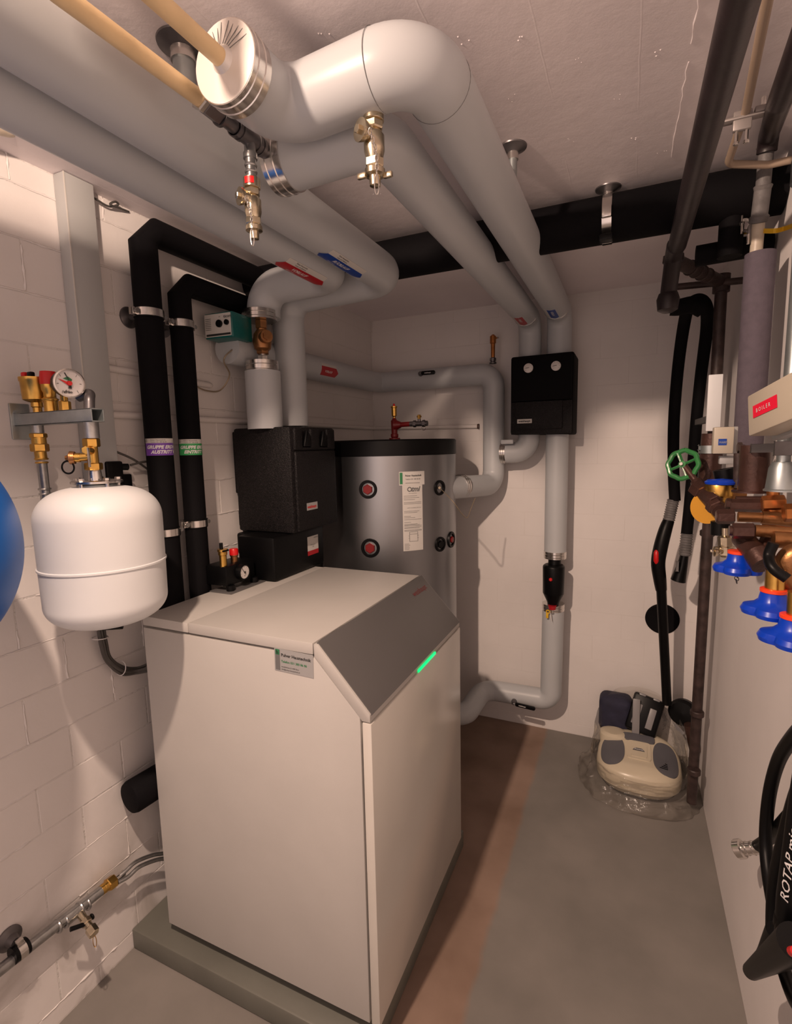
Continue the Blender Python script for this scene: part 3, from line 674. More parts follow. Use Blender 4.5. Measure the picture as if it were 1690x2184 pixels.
cd = ceildisc(-.081, 1.72, .036, 'ceiling rosette with steel strap holding the black duct', .02, .011)
g = G()
pts = [V((-.081, 1.74 + .0675 * math.sin(a), 2.256 + .0675 * math.cos(a))) for a in [math.radians(x) for x in range(-175, 176, 10)]]
vs = []; fs = []
for i, q in enumerate(pts):
    n_ = (q - V((-.081, 1.74, 2.256))).normalized()
    for dxx, dh in ((-.013, 0), (.013, 0), (.013, .002), (-.013, .002)): vs.append(q + V((dxx, 0, 0)) + n_ * dh)
for i in range(len(pts) - 1):
    for k in range(4): fs.append((i * 4 + k, i * 4 + (k + 1) % 4, (i + 1) * 4 + (k + 1) % 4, (i + 1) * 4 + k))
g.add(vs, fs); box(g, (-.094, 1.662, 2.236), (-.068, 1.676, 2.268), .002); build(g, 'duct_strap', 'steel', cd)
g = G(); box(g, (-.099, 1.665, 2.175), (-.063, 1.70, 2.192), .003); build(g, 'rubber_pad', 'black', cd)

# ---------------------------------------------------------------- right-hand ceiling pair: D (wide, to the right) and C
pd = ins('insulated_pipe', 'widest grey ceiling pipe, bending near the camera and running to the back wall', [(-.60, .705, 2.205), (-.60, .855, 2.215), (-.325, .845, 2.222), (-.325, 2.665, 2.222), (-.325, 2.665, 1.99)], [0, .06, .075, .085, .085], .0575, n=12)
pc = ins('insulated_pipe', 'narrower grey jacketed ceiling pipe left of the widest one, running to the back wall', [(-.680, .965, 2.195), (-.465, .965, 2.20), (-.465, 2.665, 2.205), (-.465, 2.665, 1.99)], [0, .07, .085, .085], .0545, n=12)
g = G()
for (c, a) in ((V((-.40, .847, 2.2205)), V((1, -.03, 0))), (V((-.325, .93, 2.222)), V((0, 1, 0)))):
    torus(g, c, a, .0577, .0006, 40, 4)
build(g, 'jacket_seam', 'greyink', pd)
collar('end_band', pd, (-.60, .722, 2.206), (0, 1, 0), .0605, .04)
g = G(); lathe(g, (-.60, .701, 2.206), (0, 1, 0), [(-.012, .014), (-.004, .02), (.0, .059), (.003, .0605), (.006, .058)], 44); cap = build(g, 'end_cap', 'steel', pd, 'pleated foil end cap')
M['foil'] = mat('foil_cap', (0.80, 0.76, 0.72), 0.42, 0.35, bump=0.2, bscale=20)
cap.data.materials.clear(); cap.data.materials.append(M['foil'])
g = G()
for k in range(9):
    a = math.radians(55 + k * 12 + random.uniform(-2, 2)); d = V((-math.cos(a), 0, math.sin(a)))
    tube(g, [V((-.60, .694, 2.206)) + d * .02, V((-.60, .7005, 2.206)) + d * (.05 + random.random() * .006)], .0006, 5)
build(g, 'cap_pleat', 'greyink', cap, kind='stuff')
collar('end_band', pc, (-.680, .965, 2.196), (1, 0, 0), .058, .045)
g = G(); lathe(g, (-.705, .965, 2.196), (1, 0, 0), [(-.006, .02), (0, .055), (.004, .057)], 36); o = build(g, 'end_cap', 'foil', pc)
# small markers near the wall end and silver edge trims
for par, xx, zz, rr, colr, face in ((pd, -.325, 2.222, .0575, 'bluesticker', (-.1, 0, -1)), (pc, -.465, 2.205, .0545, 'redsticker', (-.1, 0, -1))):
    mp = cylmap((xx, 2.36, zz), (0, 1, 0), rr, face, 1)
    g = G(); patch(g, mp, -.022, .014, 0, .14, .0009, 6, 2); tip(g, mp, -.022, .014, .14, .155); o = build(g, 'pipe_marker', colr, par, 'small flow marker sticker')
    g = G(); patch(g, mp, .014, .030, 0, .14, .0009, 4, 2); build(g, 'marker_strip', 'paper', o)
    tm = lambda u, v, h, mp=mp: mp(-v, u, h)
    g = G(); text(g, tm, 'RÜCKLAUF' if 'blue' in colr else 'VORLAUF', .014, .025, -.000, .0014, bold=.0004); build(g, 'marker_text', 'whiteprint', o)
    g = G(); pts = []
    for k in range(11):
        a = math.radians(-62 + 124 * k / 10); pts.append(V((xx, 2.53, zz)) + V((math.sin(a), 0, -math.cos(a))) * (rr + .001))
    tube(g, pts, .0018, 6); build(g, 'silver_trim', 'steel', par)

# beige pipes; unseen bends up into the ceiling added to keep lamplight unblocked
g = G(); tube(g, fillet([(-.60, .53, CZ), (-.60, .53, 2.203), (-.60, .70, 2.206)], .028), .0135, 20)
tag(build(g, 'heating_pipe', 'beige'), 'beige painted pipe going into the pleated foil end cap', 'pipe')
p2 = thing('heating_pipe', 'beige painted pipe joined to dark threaded fittings left of the foil cap', 'pipe', (-.69, .7, 2.18))
g = G(); tube(g, fillet([(-.69, .465, CZ), (-.69, .465, 2.188), (-.69, .735, 2.198)], .028), .0135, 20); build(g, 'painted_pipe', 'beige', p2)
A0 = V((-.69, .735, 2.198)); Dn = V((0, 1, 0))
g = G(); hexn(g, A0, A0 + Dn * .012, .019); build(g, 'hex_collar', 'steel', p2)
g = G(); hexn(g, A0 + Dn * .012, A0 + Dn * .05, .0175); cyl(g, A0 + Dn * .05, A0 + Dn * .056, .019); cyl(g, A0 + Dn * .056, A0 + Dn * .10, .0135)
for t in (.088, .10, .146, .158, .185, .195): cyl(g, A0 + Dn * t, A0 + Dn * (t + .008), .0175)
cyl(g, A0 + Dn * .088, A0 + Dn * .20, .0155)
tube(g, fillet([A0 + Dn * .20, A0 + Dn * .235, A0 + Dn * .235 + V((.02, 0, 0))], .01), .0145, 16); build(g, 'threaded_fitting', 'darksteel', p2)
tt = A0 + Dn * .130
g = G(); cyl(g, tt, tt - V((0, 0, .036)), .011); cyl(g, tt - V((0, 0, .028)), tt - V((0, 0, .038)), .0135); build(g, 'tee_branch', 'zinc', p2)

# drain valves hanging from the ceiling pipes
def drain(top, lab, adapter, cap_dir, wings, s=1.0, redband=False, Hd=.155):
    top = V(top); t = thing('drain_valve', lab, 'valve', top - V((0, 0, Hd * s))); z = V((0, 0, -1)); c = top
    if adapter:
        g = G(); cyl(g, c, c + z * .014 * s, .0125 * s); torus(g, c + z * .016 * s, z, .0115 * s, .003 * s, 20, 6); cyl(g, c + z * .014 * s, c + z * .045 * s, .0115 * s); torus(g, c + z * .030 * s, z, .012 * s, .0025 * s, 20, 6); build(g, 'threaded_adapter', 'zinc', t); c = c + z * .043 * s
    g = G(); cyl(g, c, c + z * .022 * s, .0190 * s, 24, bev=.001); hexn(g, c + z * .022 * s, c + z * .036 * s, .0180 * s); lathe(g, c + z * .036 * s, z, [(0, .012 * s), (.01 * s, .0190 * s), (.035 * s, .0190 * s), (.05 * s, .0150 * s)], 24)
    hexn(g, c + z * .084 * s, c + z * .100 * s, .0180 * s)
    side = V(cap_dir).normalized(); k = c + z * .045 * s
    cyl(g, k, k + side * .026 * s, .0135 * s, 20)
    bd = build(g, 'valve_body', 'nickel', t)
    g = G(); lathe(g, k + side * .022 * s, side, [(0, .0165 * s), (.007 * s, .0190 * s), (.010 * s, .0190 * s), (.0105 * s, .009 * s)], 24); hexn(g, k + side * .03 * s, k + side * .039 * s, .008 * s); build(g, 'side_plug', 'nickel', t)
    g = G(); lathe(g, c + z * .098 * s, z, [(0, .0145 * s), (.005 * s, .0190 * s), (.014 * s, .0190 * s), (.016 * s, .011 * s), (.032 * s, .010 * s), (.033 * s, .007 * s)], 24)
    if wings:
        w1 = V((.9, .35, 0)).normalized(); 
        for sg_ in (-1, 1): box(g, c + z * .112 * s + w1 * sg_ * .024 * s - V((.009, .004, .005)) * s, c + z * .112 * s + w1 * sg_ * .024 * s + V((.009, .004, .005)) * s, .002)
    build(g, 'outlet_cap', 'nickel', t)
    if redband:
        g = G(); patch(g, cylmap(c + z * .010 * s, (0, 0, 1), .0192 * s, (.4, -1, 0), 1), -.009, .009, -.006, .006, .001, 6); build(g, 'red_mark', 'red', t, 'red mark on the collar')
    g = G(); q = k + V((.004, -.024, 0)) * s + z * .010
    n = int(11 * s)
    for i in range(n):
        cc = q + z * (.0075 * i) * s + V((.012 * math.sin(i / n * 2.2) + .004, -.008, 0)) * s
        ax = V((1, .3, 0)) if i % 2 else V((.1, 1, 0)); x, y, zz = basis(ax, (0, 0, 1))
        pts = [cc + x * .0062 * s * math.cos(a) + y * .0032 * s * math.sin(a) for a in [2 * PI * j / 10 for j in range(11)]]; tube(g, pts, .0008, 5)
    e = q + z * (.0075 * n) * s + V((.014, -.008, 0))
    tube(g, [e + V((.004 * math.cos(a), 0, .016 * math.sin(a) - .014)) for a in [2 * PI * j / 14 for j in range(15)]], .0009, 5)
    build(g, 'safety_chain', 'steel', t)
    return t
drain(tt - V((0, 0, .036)), 'brass drain valve with red mark hanging from the dark threaded fittings', True, (-.45, -.9, 0), False, .86, True)
drain((-0.420, 0.862, 2.176), 'brass drain valve with wing cap hanging under the widest grey pipe', False, (-.45, -.9, 0), True, .95)

# ---------------------------------------------------------------- left wall installations
g = G(); box(g, (W, .955, 1.12), (-1.372, 1.040, CZ - .001), .003); tk = thing('cable_trunking', 'tall pale grey square cable trunking up the left wall', 'trunking', (-1.39, 1.0, 1.12)); build(g, 'trunking_body', 'white', tk)
tk.children[0].data.materials[0] = mat('trunking_grey', (0.42, 0.43, 0.43), 0.45, var=.03)
g = G(); box(g, (-1.3725, .9545, 1.12), (-1.3705, .9575, CZ - .002)); build(g, 'cover_edge', 'paper', tk)
def tubething(name, pts, r, matn, lab, cat, seg=14, R=None, sm=0):
    g = G(); path = fillet(pts, R) if R else (smooth(pts, sm) if sm else [V(p) for p in pts]); tube(g, path, r, seg)
    return tag(build(g, name, matn), lab, cat)
tubething('painted_conduit', [(W + .008, 1.045, 1.712), (W + .008, 2.785, 1.712), (-.76, 2.785, 1.700)], .011, 'wall', 'thin white-painted pipe round the back left corner behind the storage tank', 'pipe', R=.02)
tubething('painted_conduit', [(W + .006, 1.045, 1.848), (W + .006, 1.46, 1.838), (W - .02, 1.50, 1.838)], .011, 'wall', 'short white-painted pipe on the left wall, upper of two, behind the black pipes', 'pipe')
g = G(); cyl(g, (-.765, 2.785, 1.700), (-.757, 2.785, 1.700), .014, 16); tag(build(g, 'pipe_end_cap', 'browncu'), 'small brown cap ending the thin painted pipe on the back wall', 'cap')
g = G(); pts = smooth([(-1.408, 1.043, 2.321), (-1.400, 1.065, 2.313), (-1.400, 1.104, 2.309), (-1.395, 1.132, 2.324), (-1.390, 1.119, 2.326), (-1.390, 1.101, 2.311), (-1.400, 1.139, 2.318), (-1.410, 1.179, 2.325)], 6); tube(g, pts, .003, 8)
tag(build(g, 'loose_cable', 'cable'), 'loose dark cable end hanging at the top of the left wall beside the trunking', 'cable')
g = G(); tube(g, fillet([(-1.330, 0.678, 2.313), (-1.330, 0.809, 2.348), (-1.370, 0.824, 2.379)], .02), .018, 16)
tag(build(g, 'painted_elbow', 'creampaint'), 'cream painted pipe elbow at the left edge under the ceiling', 'pipe')

# vessel bracket: plate, bar, fittings
AY = .806
br = thing('vessel_bracket', 'galvanised wall bracket arm carrying gauge and brass vent above the white vessel', 'bracket', (-1.28, AY, 1.66))
g = G(); box(g, (W, .782, 1.638), (W + .005, .830, 1.728), .002); lathe(g, (-1.410, 0.798, 1.703), (1, 0, 0), [(0, .010), (.003, .010), (.003, .006), (.008, .006)], 8); build(g, 'wall_plate', 'galv', br)
g = G()
box(g, (W + .004, AY - .016, 1.671), (-1.118, AY - .013, 1.702), .001); box(g, (W + .004, AY + .013, 1.671), (-1.118, AY + .016, 1.702), .001)
box(g, (W + .004, AY - .016, 1.671), (-1.118, AY + .016, 1.674), .001); box(g, (W + .03, AY - .016, 1.699), (-1.118, AY + .016, 1.702), .001); build(g, 'support_bar', 'galv', br)
g = G(); lathe(g, (-1.338, AY, 1.700), (0, 0, 1), [(0, .010), (.014, .010), (.016, .013), (.026, .013), (.03, .024), (.033, .029), (.075, .031), (.078, .033), (.086, .0335), (.086, .030)], 32); o = build(g, 'air_vent', 'brass', br, 'brass automatic air vent cup')
g = G(); box(g, (-1.358, AY - .02, 1.787), (-1.342, AY - .008, 1.799), .003); build(g, 'vent_screw', 'red', o, 'red vent screw')
g = G(); box(g, (-1.334, AY - .02, 1.786), (-1.318, AY - .008, 1.798), .003); build(g, 'vent_screw', 'black', o, 'black vent screw')
g = G(); lathe(g, (-1.284, AY, 1.700), (0, 0, 1), [(0, .015), (.026, .015), (.028, .017), (.032, .017), (.036, .013), (.046, .013), (.054, .017), (.068, .0175), (.070, .016)], 28); torus(g, (-1.284, AY, 1.731), (0, 0, 1), .0165, .002, 24, 6); o = build(g, 'safety_valve', 'brass', br)
g = G(); lathe(g, (-1.284, AY, 1.766), (0, 0, 1), [(0, .0185), (.016, .0185), (.031, .0165), (.032, 0)], 14); build(g, 'valve_cap', 'red', o, 'red safety valve cap')
gd = V((.95, -.30, -.06)).normalized(); gc = V((-1.186, AY - .02, 1.760))
g = G(); hexn(g, (-1.232, AY, 1.700), (-1.232, AY, 1.724), .013); cyl(g, (-1.232, AY, 1.72), (-1.225, AY - .005, 1.745), .008); build(g, 'gauge_stem', 'brass', br)
g = G(); lathe(g, gc - gd * .022, gd, [(0, .026), (.004, .029), (.028, .030), (.033, .031)], 36); gb = build(g, 'gauge_body', 'black', br, 'pressure gauge with black housing')
g = G(); lathe(g, gc - gd * .022, gd, [(.034, .030), (.036, .0325), (.042, .0325), (.043, .0295), (.038, .029)], 36, cap=False); build(g, 'gauge_bezel', 'steel', gb)
g = G(); lathe(g, gc + gd * .012, gd, [(0, .0295), (.003, .0295)], 36); build(g, 'dial_face', 'dial', gb)
gx = V((0, 0, 1)).cross(gd).normalized(); mp = flatmap(gc + gd * .0155, gx, (0, 0, 1))
g = G(); text(g, mp, 'afriso', .008, -.013, -.022, .0005, bold=.0003); text(g, mp, '0  1', .005, -.008, -.018, .0005)
for k in range(7):
    a = math.radians(230 - k * 46); tube(g, [mp(.021 * math.cos(a), .021 * math.sin(a), .0005), mp(.025 * math.cos(a), .029 * math.sin(a), .0005)], .0005, 4)
prism(g, [mp(-.003, -.012, .001), mp(.004, -.012, .001), mp(.003, .0, .001), mp(-.001, .0, .001)], gd * .001); tube(g, [mp(-.001, .008, .002), mp(-.008, .023, .002)], .0011, 6); build(g, 'needle', 'ink', gb)
g = G(); prism(g, [mp(-.012, .010, .001), mp(.004, .004, .001), mp(.006, .009, .001), mp(-.002, .015, .001)], gd * .001); build(g, 'dial_mark', 'greenink2', gb, 'green dial sector')
g = G(); prism(g, [mp(-.022, .009, .0022), mp(-.004, -.004, .0022), mp(-.004, .003, .0022)], gd * .001); lathe(g, mp(0, 0, .001), gd, [(0, .006), (.005, .005)], 14); build(g, 'set_pointer', 'red', gb, 'red pointer hub')
g = G(); tube(g, fillet([gc - gd * .03 + V((.02, .02, -.03)), V((-1.165, AY + .02, 1.742)), V((-1.148, AY + .004, 1.726)), V((-1.146, AY, 1.700))], .02), .0115, 16); build(g, 'elbow_pipe', 'darksteel', br)
g = G(); cyl(g, (-1.346, AY, 1.671), (-1.346, AY, 1.648), .0135, 20); cyl(g, (-1.146, AY, 1.671), (-1.146, AY, 1.634), .0165, 24); build(g, 'threaded_socket', 'zinc', br)
un = thing('pipe_union', 'brass union with steel pipe running down behind the white vessel', 'pipe', (-1.346, AY, 1.49))
g = G(); hexn(g, (-1.346, AY, 1.652), (-1.346, AY, 1.640), .019); cyl(g, (-1.346, AY, 1.642), (-1.346, AY, 1.624), .0165); hexn(g, (-1.346, AY, 1.626), (-1.346, AY, 1.606), .0205); cyl(g, (-1.346, AY, 1.607), (-1.344, AY, 1.585), .0135); torus(g, (-1.344, AY, 1.588), (0, 0, 1), .014, .002, 20, 6); torus(g, (-1.344, AY, 1.579), (0, 0, 1), .0125, .0025, 20, 6); build(g, 'brass_union', 'brass', un)
g = G(); tube(g, fillet([(-1.344, AY, 1.582), (-1.344, AY, 1.33), (-1.395, AY + .03, 1.28)], .03), .0115, 18); torus(g, (-1.344, AY, 1.512), (0, 0, 1), .0125, .003, 20, 6); torus(g, (-1.344, AY, 1.500), (0, 0, 1), .0125, .0025, 20, 6); build(g, 'steel_pipe', 'zinc', un)
cv = thing('service_valve', 'brass service valve with side outlet and black ring above the white vessel', 'valve', (-1.15, AY, 1.555))
vx = -1.150
g = G(); hexn(g, (vx, AY, 1.634), (vx, AY, 1.614), .0185); cyl(g, (vx, AY, 1.616), (vx, AY, 1.572), .0125)
cyl(g, (vx, AY, 1.592), (vx - .026, AY - .022, 1.590), .0095); lathe(g, (vx - .020, AY - .017, 1.590), (-.76, -.65, 0), [(0, .011), (.014, .011)], 16)
cyl(g, (vx, AY, 1.604), (vx + .014, AY - .02, 1.606), .009); hexn(g, (vx + .012, AY - .017, 1.606), (vx + .022, AY - .031, 1.607), .010)
hexn(g, (vx, AY, 1.577), (vx, AY, 1.560), .0195); build(g, 'valve_body', 'brass', cv)
g = G(); d_ = V((-.76, -.65, 0)).normalized(); lathe(g, V((vx - .028, AY - .024, 1.590)), d_, [(0, .0145), (.010, .0155), (.012, .012), (.015, .006), (.020, .005)], 20); build(g, 'outlet_cap', 'bronze', cv)
g = G(); torus(g, V((vx - .040, AY - .035, 1.568)), V((.4, -1, 0)), .0145, .0022, 28, 6); build(g, 'retaining_ring', 'black', cv, 'black rubber ring')
g = G(); box(g, (vx + .030, AY - .034, 1.568), (vx + .0315, AY - .028, 1.612), .0005); build(g, 'lever_tag', 'steel', cv)
# white expansion vessel
tx, ty = -1.172, .826
ev = thing('expansion_vessel', 'white round expansion vessel hanging from the wall bracket at left', 'vessel', (tx, ty, 1.16))
g = G(); R_ = .138
prof = []
for k in range(25):   # lower dished end
    a = PI / 2 * k / 24; prof.append((.062 - .062 * math.cos(a) ** 1.0, .1365 * math.sin(a) ** .62))
prof += [(.15, .1378), (.25, .1385)]
for k in range(1, 25):  # upper dished end
    a = PI / 2 * k / 24; prof.append((.262 + .079 * math.sin(a), .1385 * max(0, math.cos(a)) ** .62))
zb = 1.180
lathe(g, (tx, ty, zb), (0, 0, 1), prof, 128); build(g, 'vessel_body', 'white', ev, smooth_ang=60)
g = G(); lathe(g, (tx, ty, zb + .148), (0, 0, 1), [(0, .1375), (.002, .1405), (.006, .1405), (.008, .1375)], 64); build(g, 'seam_bead', 'white', ev)
g = G(); lathe(g, (tx, ty, zb + .334), (0, 0, 1), [(0, .045), (.010, .042), (.012, .036)], 36); build(g, 'neck', 'galv', ev)
g = G(); lathe(g, (tx, ty, zb + .347), (0, 0, 1), [(0, .052), (.001, .056), (.006, .056), (.008, .052), (.008, .012)], 40); lathe(g, (tx + .01, ty - .01, zb + .354), (0, 0, 1), [(0, .016), (.02, .014), (.036, .012)], 24); fl = build(g, 'flange', 'steel', ev)
g = G()
for k in range(5):
    a = 2 * PI * k / 5 + 1.1; hexn(g, (tx + .046 * math.cos(a), ty + .046 * math.sin(a), zb + .355), (tx + .046 * math.cos(a), ty + .046 * math.sin(a), zb + .361), .0075); cyl(g, (tx + .046 * math.cos(a), ty + .046 * math.sin(a), zb + .347), (tx + .046 * math.cos(a), ty + .046 * math.sin(a), zb + .338), .0045, 10)
build(g, 'flange_bolt', 'steel', fl)
# blue vessel at the frame edge
bc = V((-1.198, .398, 1.435))
bv = thing('expansion_vessel', 'large blue round expansion vessel cut off by the left edge', 'vessel', (bc.x, bc.y, bc.z - .24))
g = G(); prof = [(.24 - .24 * math.cos(PI * k / 64), .232 * max(0, math.sin(PI * k / 64)) ** .92) for k in range(65)]; lathe(g, bc - V((0, 0, .24)), (0, 0, 1), prof, 128); build(g, 'vessel_body', 'blue', bv, smooth_ang=60)
g = G(); box(g, (W, bc.y - .02, 1.40), (bc.x - .2, bc.y + .02, 1.46), .003); build(g, 'wall_arm', 'galv', bv)

# black sensor block and cables behind the vessel
sb = thing('sensor_block', 'black plastic sensor block with cables behind the white vessel flange', 'sensor', (-1.38, 1.0, 1.50))
g = G(); box(g, (-1.412, .995, 1.49), (-1.365, 1.05, 1.575), .006); cyl(g, (-1.385, 1.045, 1.558), (-1.38, 1.075, 1.556), .010); box(g, (-1.410, 1.03, 1.49), (-1.375, 1.085, 1.535), .005); build(g, 'block_body', 'black', sb)
for a, b in (((-1.390, 1.030, 1.610), (-1.395, 1.169, 1.537)), ((-1.385, 1.089, 1.561), (-1.395, 1.172, 1.569))):
    g = G(); tube(g, smooth([V(a), (V(a) + V(b)) / 2 + V((.01, 0, .004)), V(b)], 5), .0035, 8); build(g, 'lead', 'cable', sb)
cb = thing('cable_bundle', 'bundle of dark cables looping below the white vessel into the heat pump side', 'cable', (-1.40, 1.0, .9))
for k in range(7):
    o_ = V((random.uniform(0, .018), random.uniform(-.012, .012), random.uniform(-.012, .012))); g = G()
    tube(g, smooth([V((-1.395, 0.945, 1.099)) + o_, V((-1.395, 0.949, 1.047)) + o_, V((-1.395, 0.961, 0.996)) + o_ * .8, V((-1.390, 0.999, 0.946)) + o_, V((-1.380, 1.041, 0.927)) + o_ * .7, V((-1.360, 1.068, 0.931)) + o_], 6), .0045, 8); build(g, 'cable', 'cable', cb)
g = G(); torus(g, V((-1.388, 0.942, 1.065)), (0, .1, 1), .021, .0015, 16, 5); torus(g, V((-1.382, 0.993, 0.951)), (0, 1, -.3), .021, .0015, 16, 5); build(g, 'cable_tie', 'whiteprint', cb)
tubething('cable_gland', [(-1.370, 0.939, 1.103), (-1.330, 0.975, 1.100)], .012, 'black', 'black rounded cable gland just under the white vessel', 'gland')
# black stub pipe behind the heat pump
bs = thing('insulated_pipe', 'short black insulated pipe end poking out behind the heat pump near the floor', 'pipe', (-1.36, 1.0, .5))
g = G(); ce = V((-1.355, .955, .552)); lathe(g, ce, (0.12, 1, 0), [(0, .032), (.006, .046), (.016, .050), (.30, .050)], 32); build(g, 'insulation', 'foam', bs)

# feed pipe low on the left wall
fx = -1.378
lp = thing('fill_pipe', 'steel fill pipe with brass union low on the left wall', 'pipe', (fx, .7, .28))
q0, q1, q2, q3 = V((fx, .30, .352)), V((-1.378, 0.769, 0.308)), V((-1.378, 0.861, 0.317)), V((-1.378, 0.898, 0.316))
d_ = (q2 - q0).normalized()
g = G(); tube(g, [q0, q2], .0140, 18); build(g, 'steel_pipe', 'zinc', lp)
g = G()
for t in (V((-1.378, 0.735, 0.320)), V((-1.378, 0.754, 0.317)), V((-1.378, 0.797, 0.318)), V((-1.378, 0.817, 0.314))): torus(g, t, d_, .0150, .0042, 20, 8)
cyl(g, V((-1.378, 0.754, 0.317)), V((-1.378, 0.799, 0.318)), .0165); build(g, 'press_fitting', 'zinc', lp)
g = G(); cyl(g, q2, q3, .0145); hexn(g, q2 + d_ * .02, q2 + d_ * .045, .0195); torus(g, q2 + d_ * .01, d_, .012, .003, 18, 6); build(g, 'union_nut', 'brass', lp)
bh = thing('braided_hose', 'braided steel hose pair from the brass union to the heat pump', 'hose', (-1.36, 1.05, .28))
for k, off in enumerate((0, .013)):
    g = G(); tube(g, smooth([q2 + d_ * .045 + V((off, 0, -off * .3)), V((-1.372, 0.938, 0.319)) + V((off, 0, -off)), V((-1.370, 0.974, 0.322)) + V((off, 0, -off)), V((-1.365, 1.029, 0.302)) + V((off, 0, -off)), V((-1.360, 1.068, 0.279)) + V((off, 0, -off))], 5), .0062, 12); build(g, 'braided_sleeve', 'zinc', bh)
g = G(); cyl(g, q2 + d_ * .045, q2 + d_ * .075, .010); build(g, 'crimp_sleeve', 'steel', bh)
dv = thing('drain_cock', 'small drain cock with black lever under the low steel fill pipe', 'valve', V((-1.340, 0.792, 0.260)))
k0 = V((-1.372, 0.790, 0.316)); k1 = V((-1.300, 0.781, 0.288))
g = G(); cyl(g, k0, k1, .010); dd = (k1 - k0).normalized(); hexn(g, k0 + dd * .03, k0 + dd * .045, .014); hexn(g, k1 - dd * .02, k1 + dd * .004, .0145); build(g, 'valve_body', 'nickel', dv)
g = G(); m_ = k0 + dd * .035; ll = V((-1.345, 0.747, 0.313)); rr_ = V((-1.345, 0.808, 0.295)); tube(g, [ll, (ll + rr_) / 2 + V((.012, 0, 0)), rr_], .006, 10); torus(g, rr_, (0, 1, 0), .006, .003, 12, 6); build(g, 'lever', 'black', dv, 'black lever')
g = G(); e = k1 - V((0, 0, .008)); pts = [e + V((.003 * math.cos(a), .003 * math.cos(a), -.018 + .018 * math.sin(a))) for a in [2 * PI * j / 14 for j in range(15)]]; tube(g, pts, .001, 6); build(g, 'chain_loop', 'brass', dv)
pc_ = thing('pipe_clamp', 'steel clamp with disc and rubber liner on the low steel pipe at the left edge', 'clamp', V((-1.378, 0.638, 0.334)))
cc = V((-1.378, 0.641, 0.341)); g = G(); lathe(g, cc - d_ * .018, d_, [(0, .014), (0, .0215), (.036, .0215), (.036, .014)], 24); build(g, 'rubber_liner', 'black', pc_)
g = G(); lathe(g, cc - d_ * .009, d_, [(0, .0216), (0, .0238), (.018, .0238), (.018, .0216)], 24); box(g, cc + V((-.004, -.008, .018)), cc + V((.010, .008, .034)), .002); build(g, 'clamp_ring', 'steel', pc_)
dc = V((-1.400, 0.638, 0.365)); g = G(); lathe(g, V((W + .001, dc.y, dc.z)), (1, 0, 0), [(0, .030), (.004, .030), (.012, .016), (.03, .011)], 28); build(g, 'wall_rosette', 'darksteel', pc_)

# ---------------------------------------------------------------- storage tank and pipes behind
TX, TY, TR = -1.068, 2.25, .33
tk = thing('storage_tank', 'tall silver-grey round heating storage tank with black lid behind the heat pump', 'tank', (TX, TY, 0))
g = G(); lathe(g, (TX, TY, .02), (0, 0, 1), [(0, TR - .01), (.005, TR), (1.54, TR), (1.545, TR - .01)], 96); build(g, 'foil_jacket', 'tank', tk)
g = G(); lathe(g, (TX, TY, 1.562), (0, 0, 1), [(0, TR), (0, TR + .003), (.062, TR + .003), (.068, TR - .004), (.070, .05), (.070, 0)], 96); build(g, 'lid', 'black', tk, 'black plastic lid rim')
def tport(az, z, r, capm, rc=.55):
    d = V((math.sin(az), -math.cos(az), 0)); c = V((TX, TY, z)) + d * TR
    g = G(); lathe(g, c - d * .012, d, [(0, r), (.014, r), (.018, r * .96), (.018, r * .72), (.010, r * .66), (.008, 0)], 36); o = build(g, 'port', 'black', tk, 'round black pipe connection')
    if capm: g = G(); hexn(g, c - d * .004, c + d * .010, r * rc); build(g, 'port_plug', capm, o, 'dark red threaded plug')
    return c, d
tport(.183, 1.421, .040, 'darkred'); tport(.192, 1.167, .042, 'darkred')
tport(1.21, 1.414, .034, None); tport(1.21, 1.16, .034, 'black'); tport(1.50, 1.166, .038, 'darkred', .4)
# tank label
mp = cylmap((TX, TY, 0), (0, 0, 1), TR, (math.sin(.78), -math.cos(.78), 0), 1)
g = G(); patch(g, mp, -.050, .042, 1.150, 1.435, .0010, 10); o = build(g, 'type_label', 'paper', tk, 'long white type label')
g = G(); patch(g, mp, -.063, .053, 1.435, 1.493, .0016, 10); o2 = build(g, 'installer_sticker', 'paper', tk, 'white installer sticker')
g = G(); text(g, mp, 'tmi', .030, -.012, 1.408, .0016, ital=.3, bold=.0012); torus(g, mp(-.018, 1.417, .001), mp(-.018, 1.417, 1) - mp(-.018, 1.417, 0), .0085, .0022, 18, 6)
text(g, mp, 'wärmespeicher', .006, -.022, 1.398, .0014)
text(g, mp, 'LEISTUNGSERKLÄRUNG', .006, -.03, 1.335, .0014)
for k, (z, w_) in enumerate([(1.388, .06), (1.380, .07), (1.372, .05), (1.360, .08), (1.354, .08), (1.322, .07), (1.316, .06), (1.300, .03), (1.294, .05), (1.286, .08), (1.274, .03), (1.266, .06), (1.262, .07), (1.258, .08), (1.252, .08), (1.248, .07), (1.240, .08), (1.236, .08), (1.180, .02), (1.174, .025), (1.168, .02), (1.162, .022), (1.156, .02)]):
    patch(g, mp, -.044, -.044 + w_, z, z + .0016, .0014, 6)
for u in (-.022, .016): patch(g, mp, u, u + .002, 1.19, 1.232, .0014, 1)
for z in (1.231, 1.222, 1.19): patch(g, mp, -.022, .018, z, z + .0016, .0014, 4)
for z in (1.205, 1.215): patch(g, mp, -.027, -.020, z, z + .0012, .0014, 1); patch(g, mp, .014, .022, z, z + .0012, .0014, 1)
build(g, 'label_print', 'greyink', o)
g = G(); text(g, mp, 'Pulver Haustechnik', .0105, -.036, 1.472, .0022, bold=.0003, sx=.9); text(g, mp, 'Telefon 031 380 86 86', .0075, -.036, 1.458, .0022); patch(g, mp, -.036, .03, 1.443, 1.4445, .002, 4); build(g, 'sticker_print', 'ink', o2)
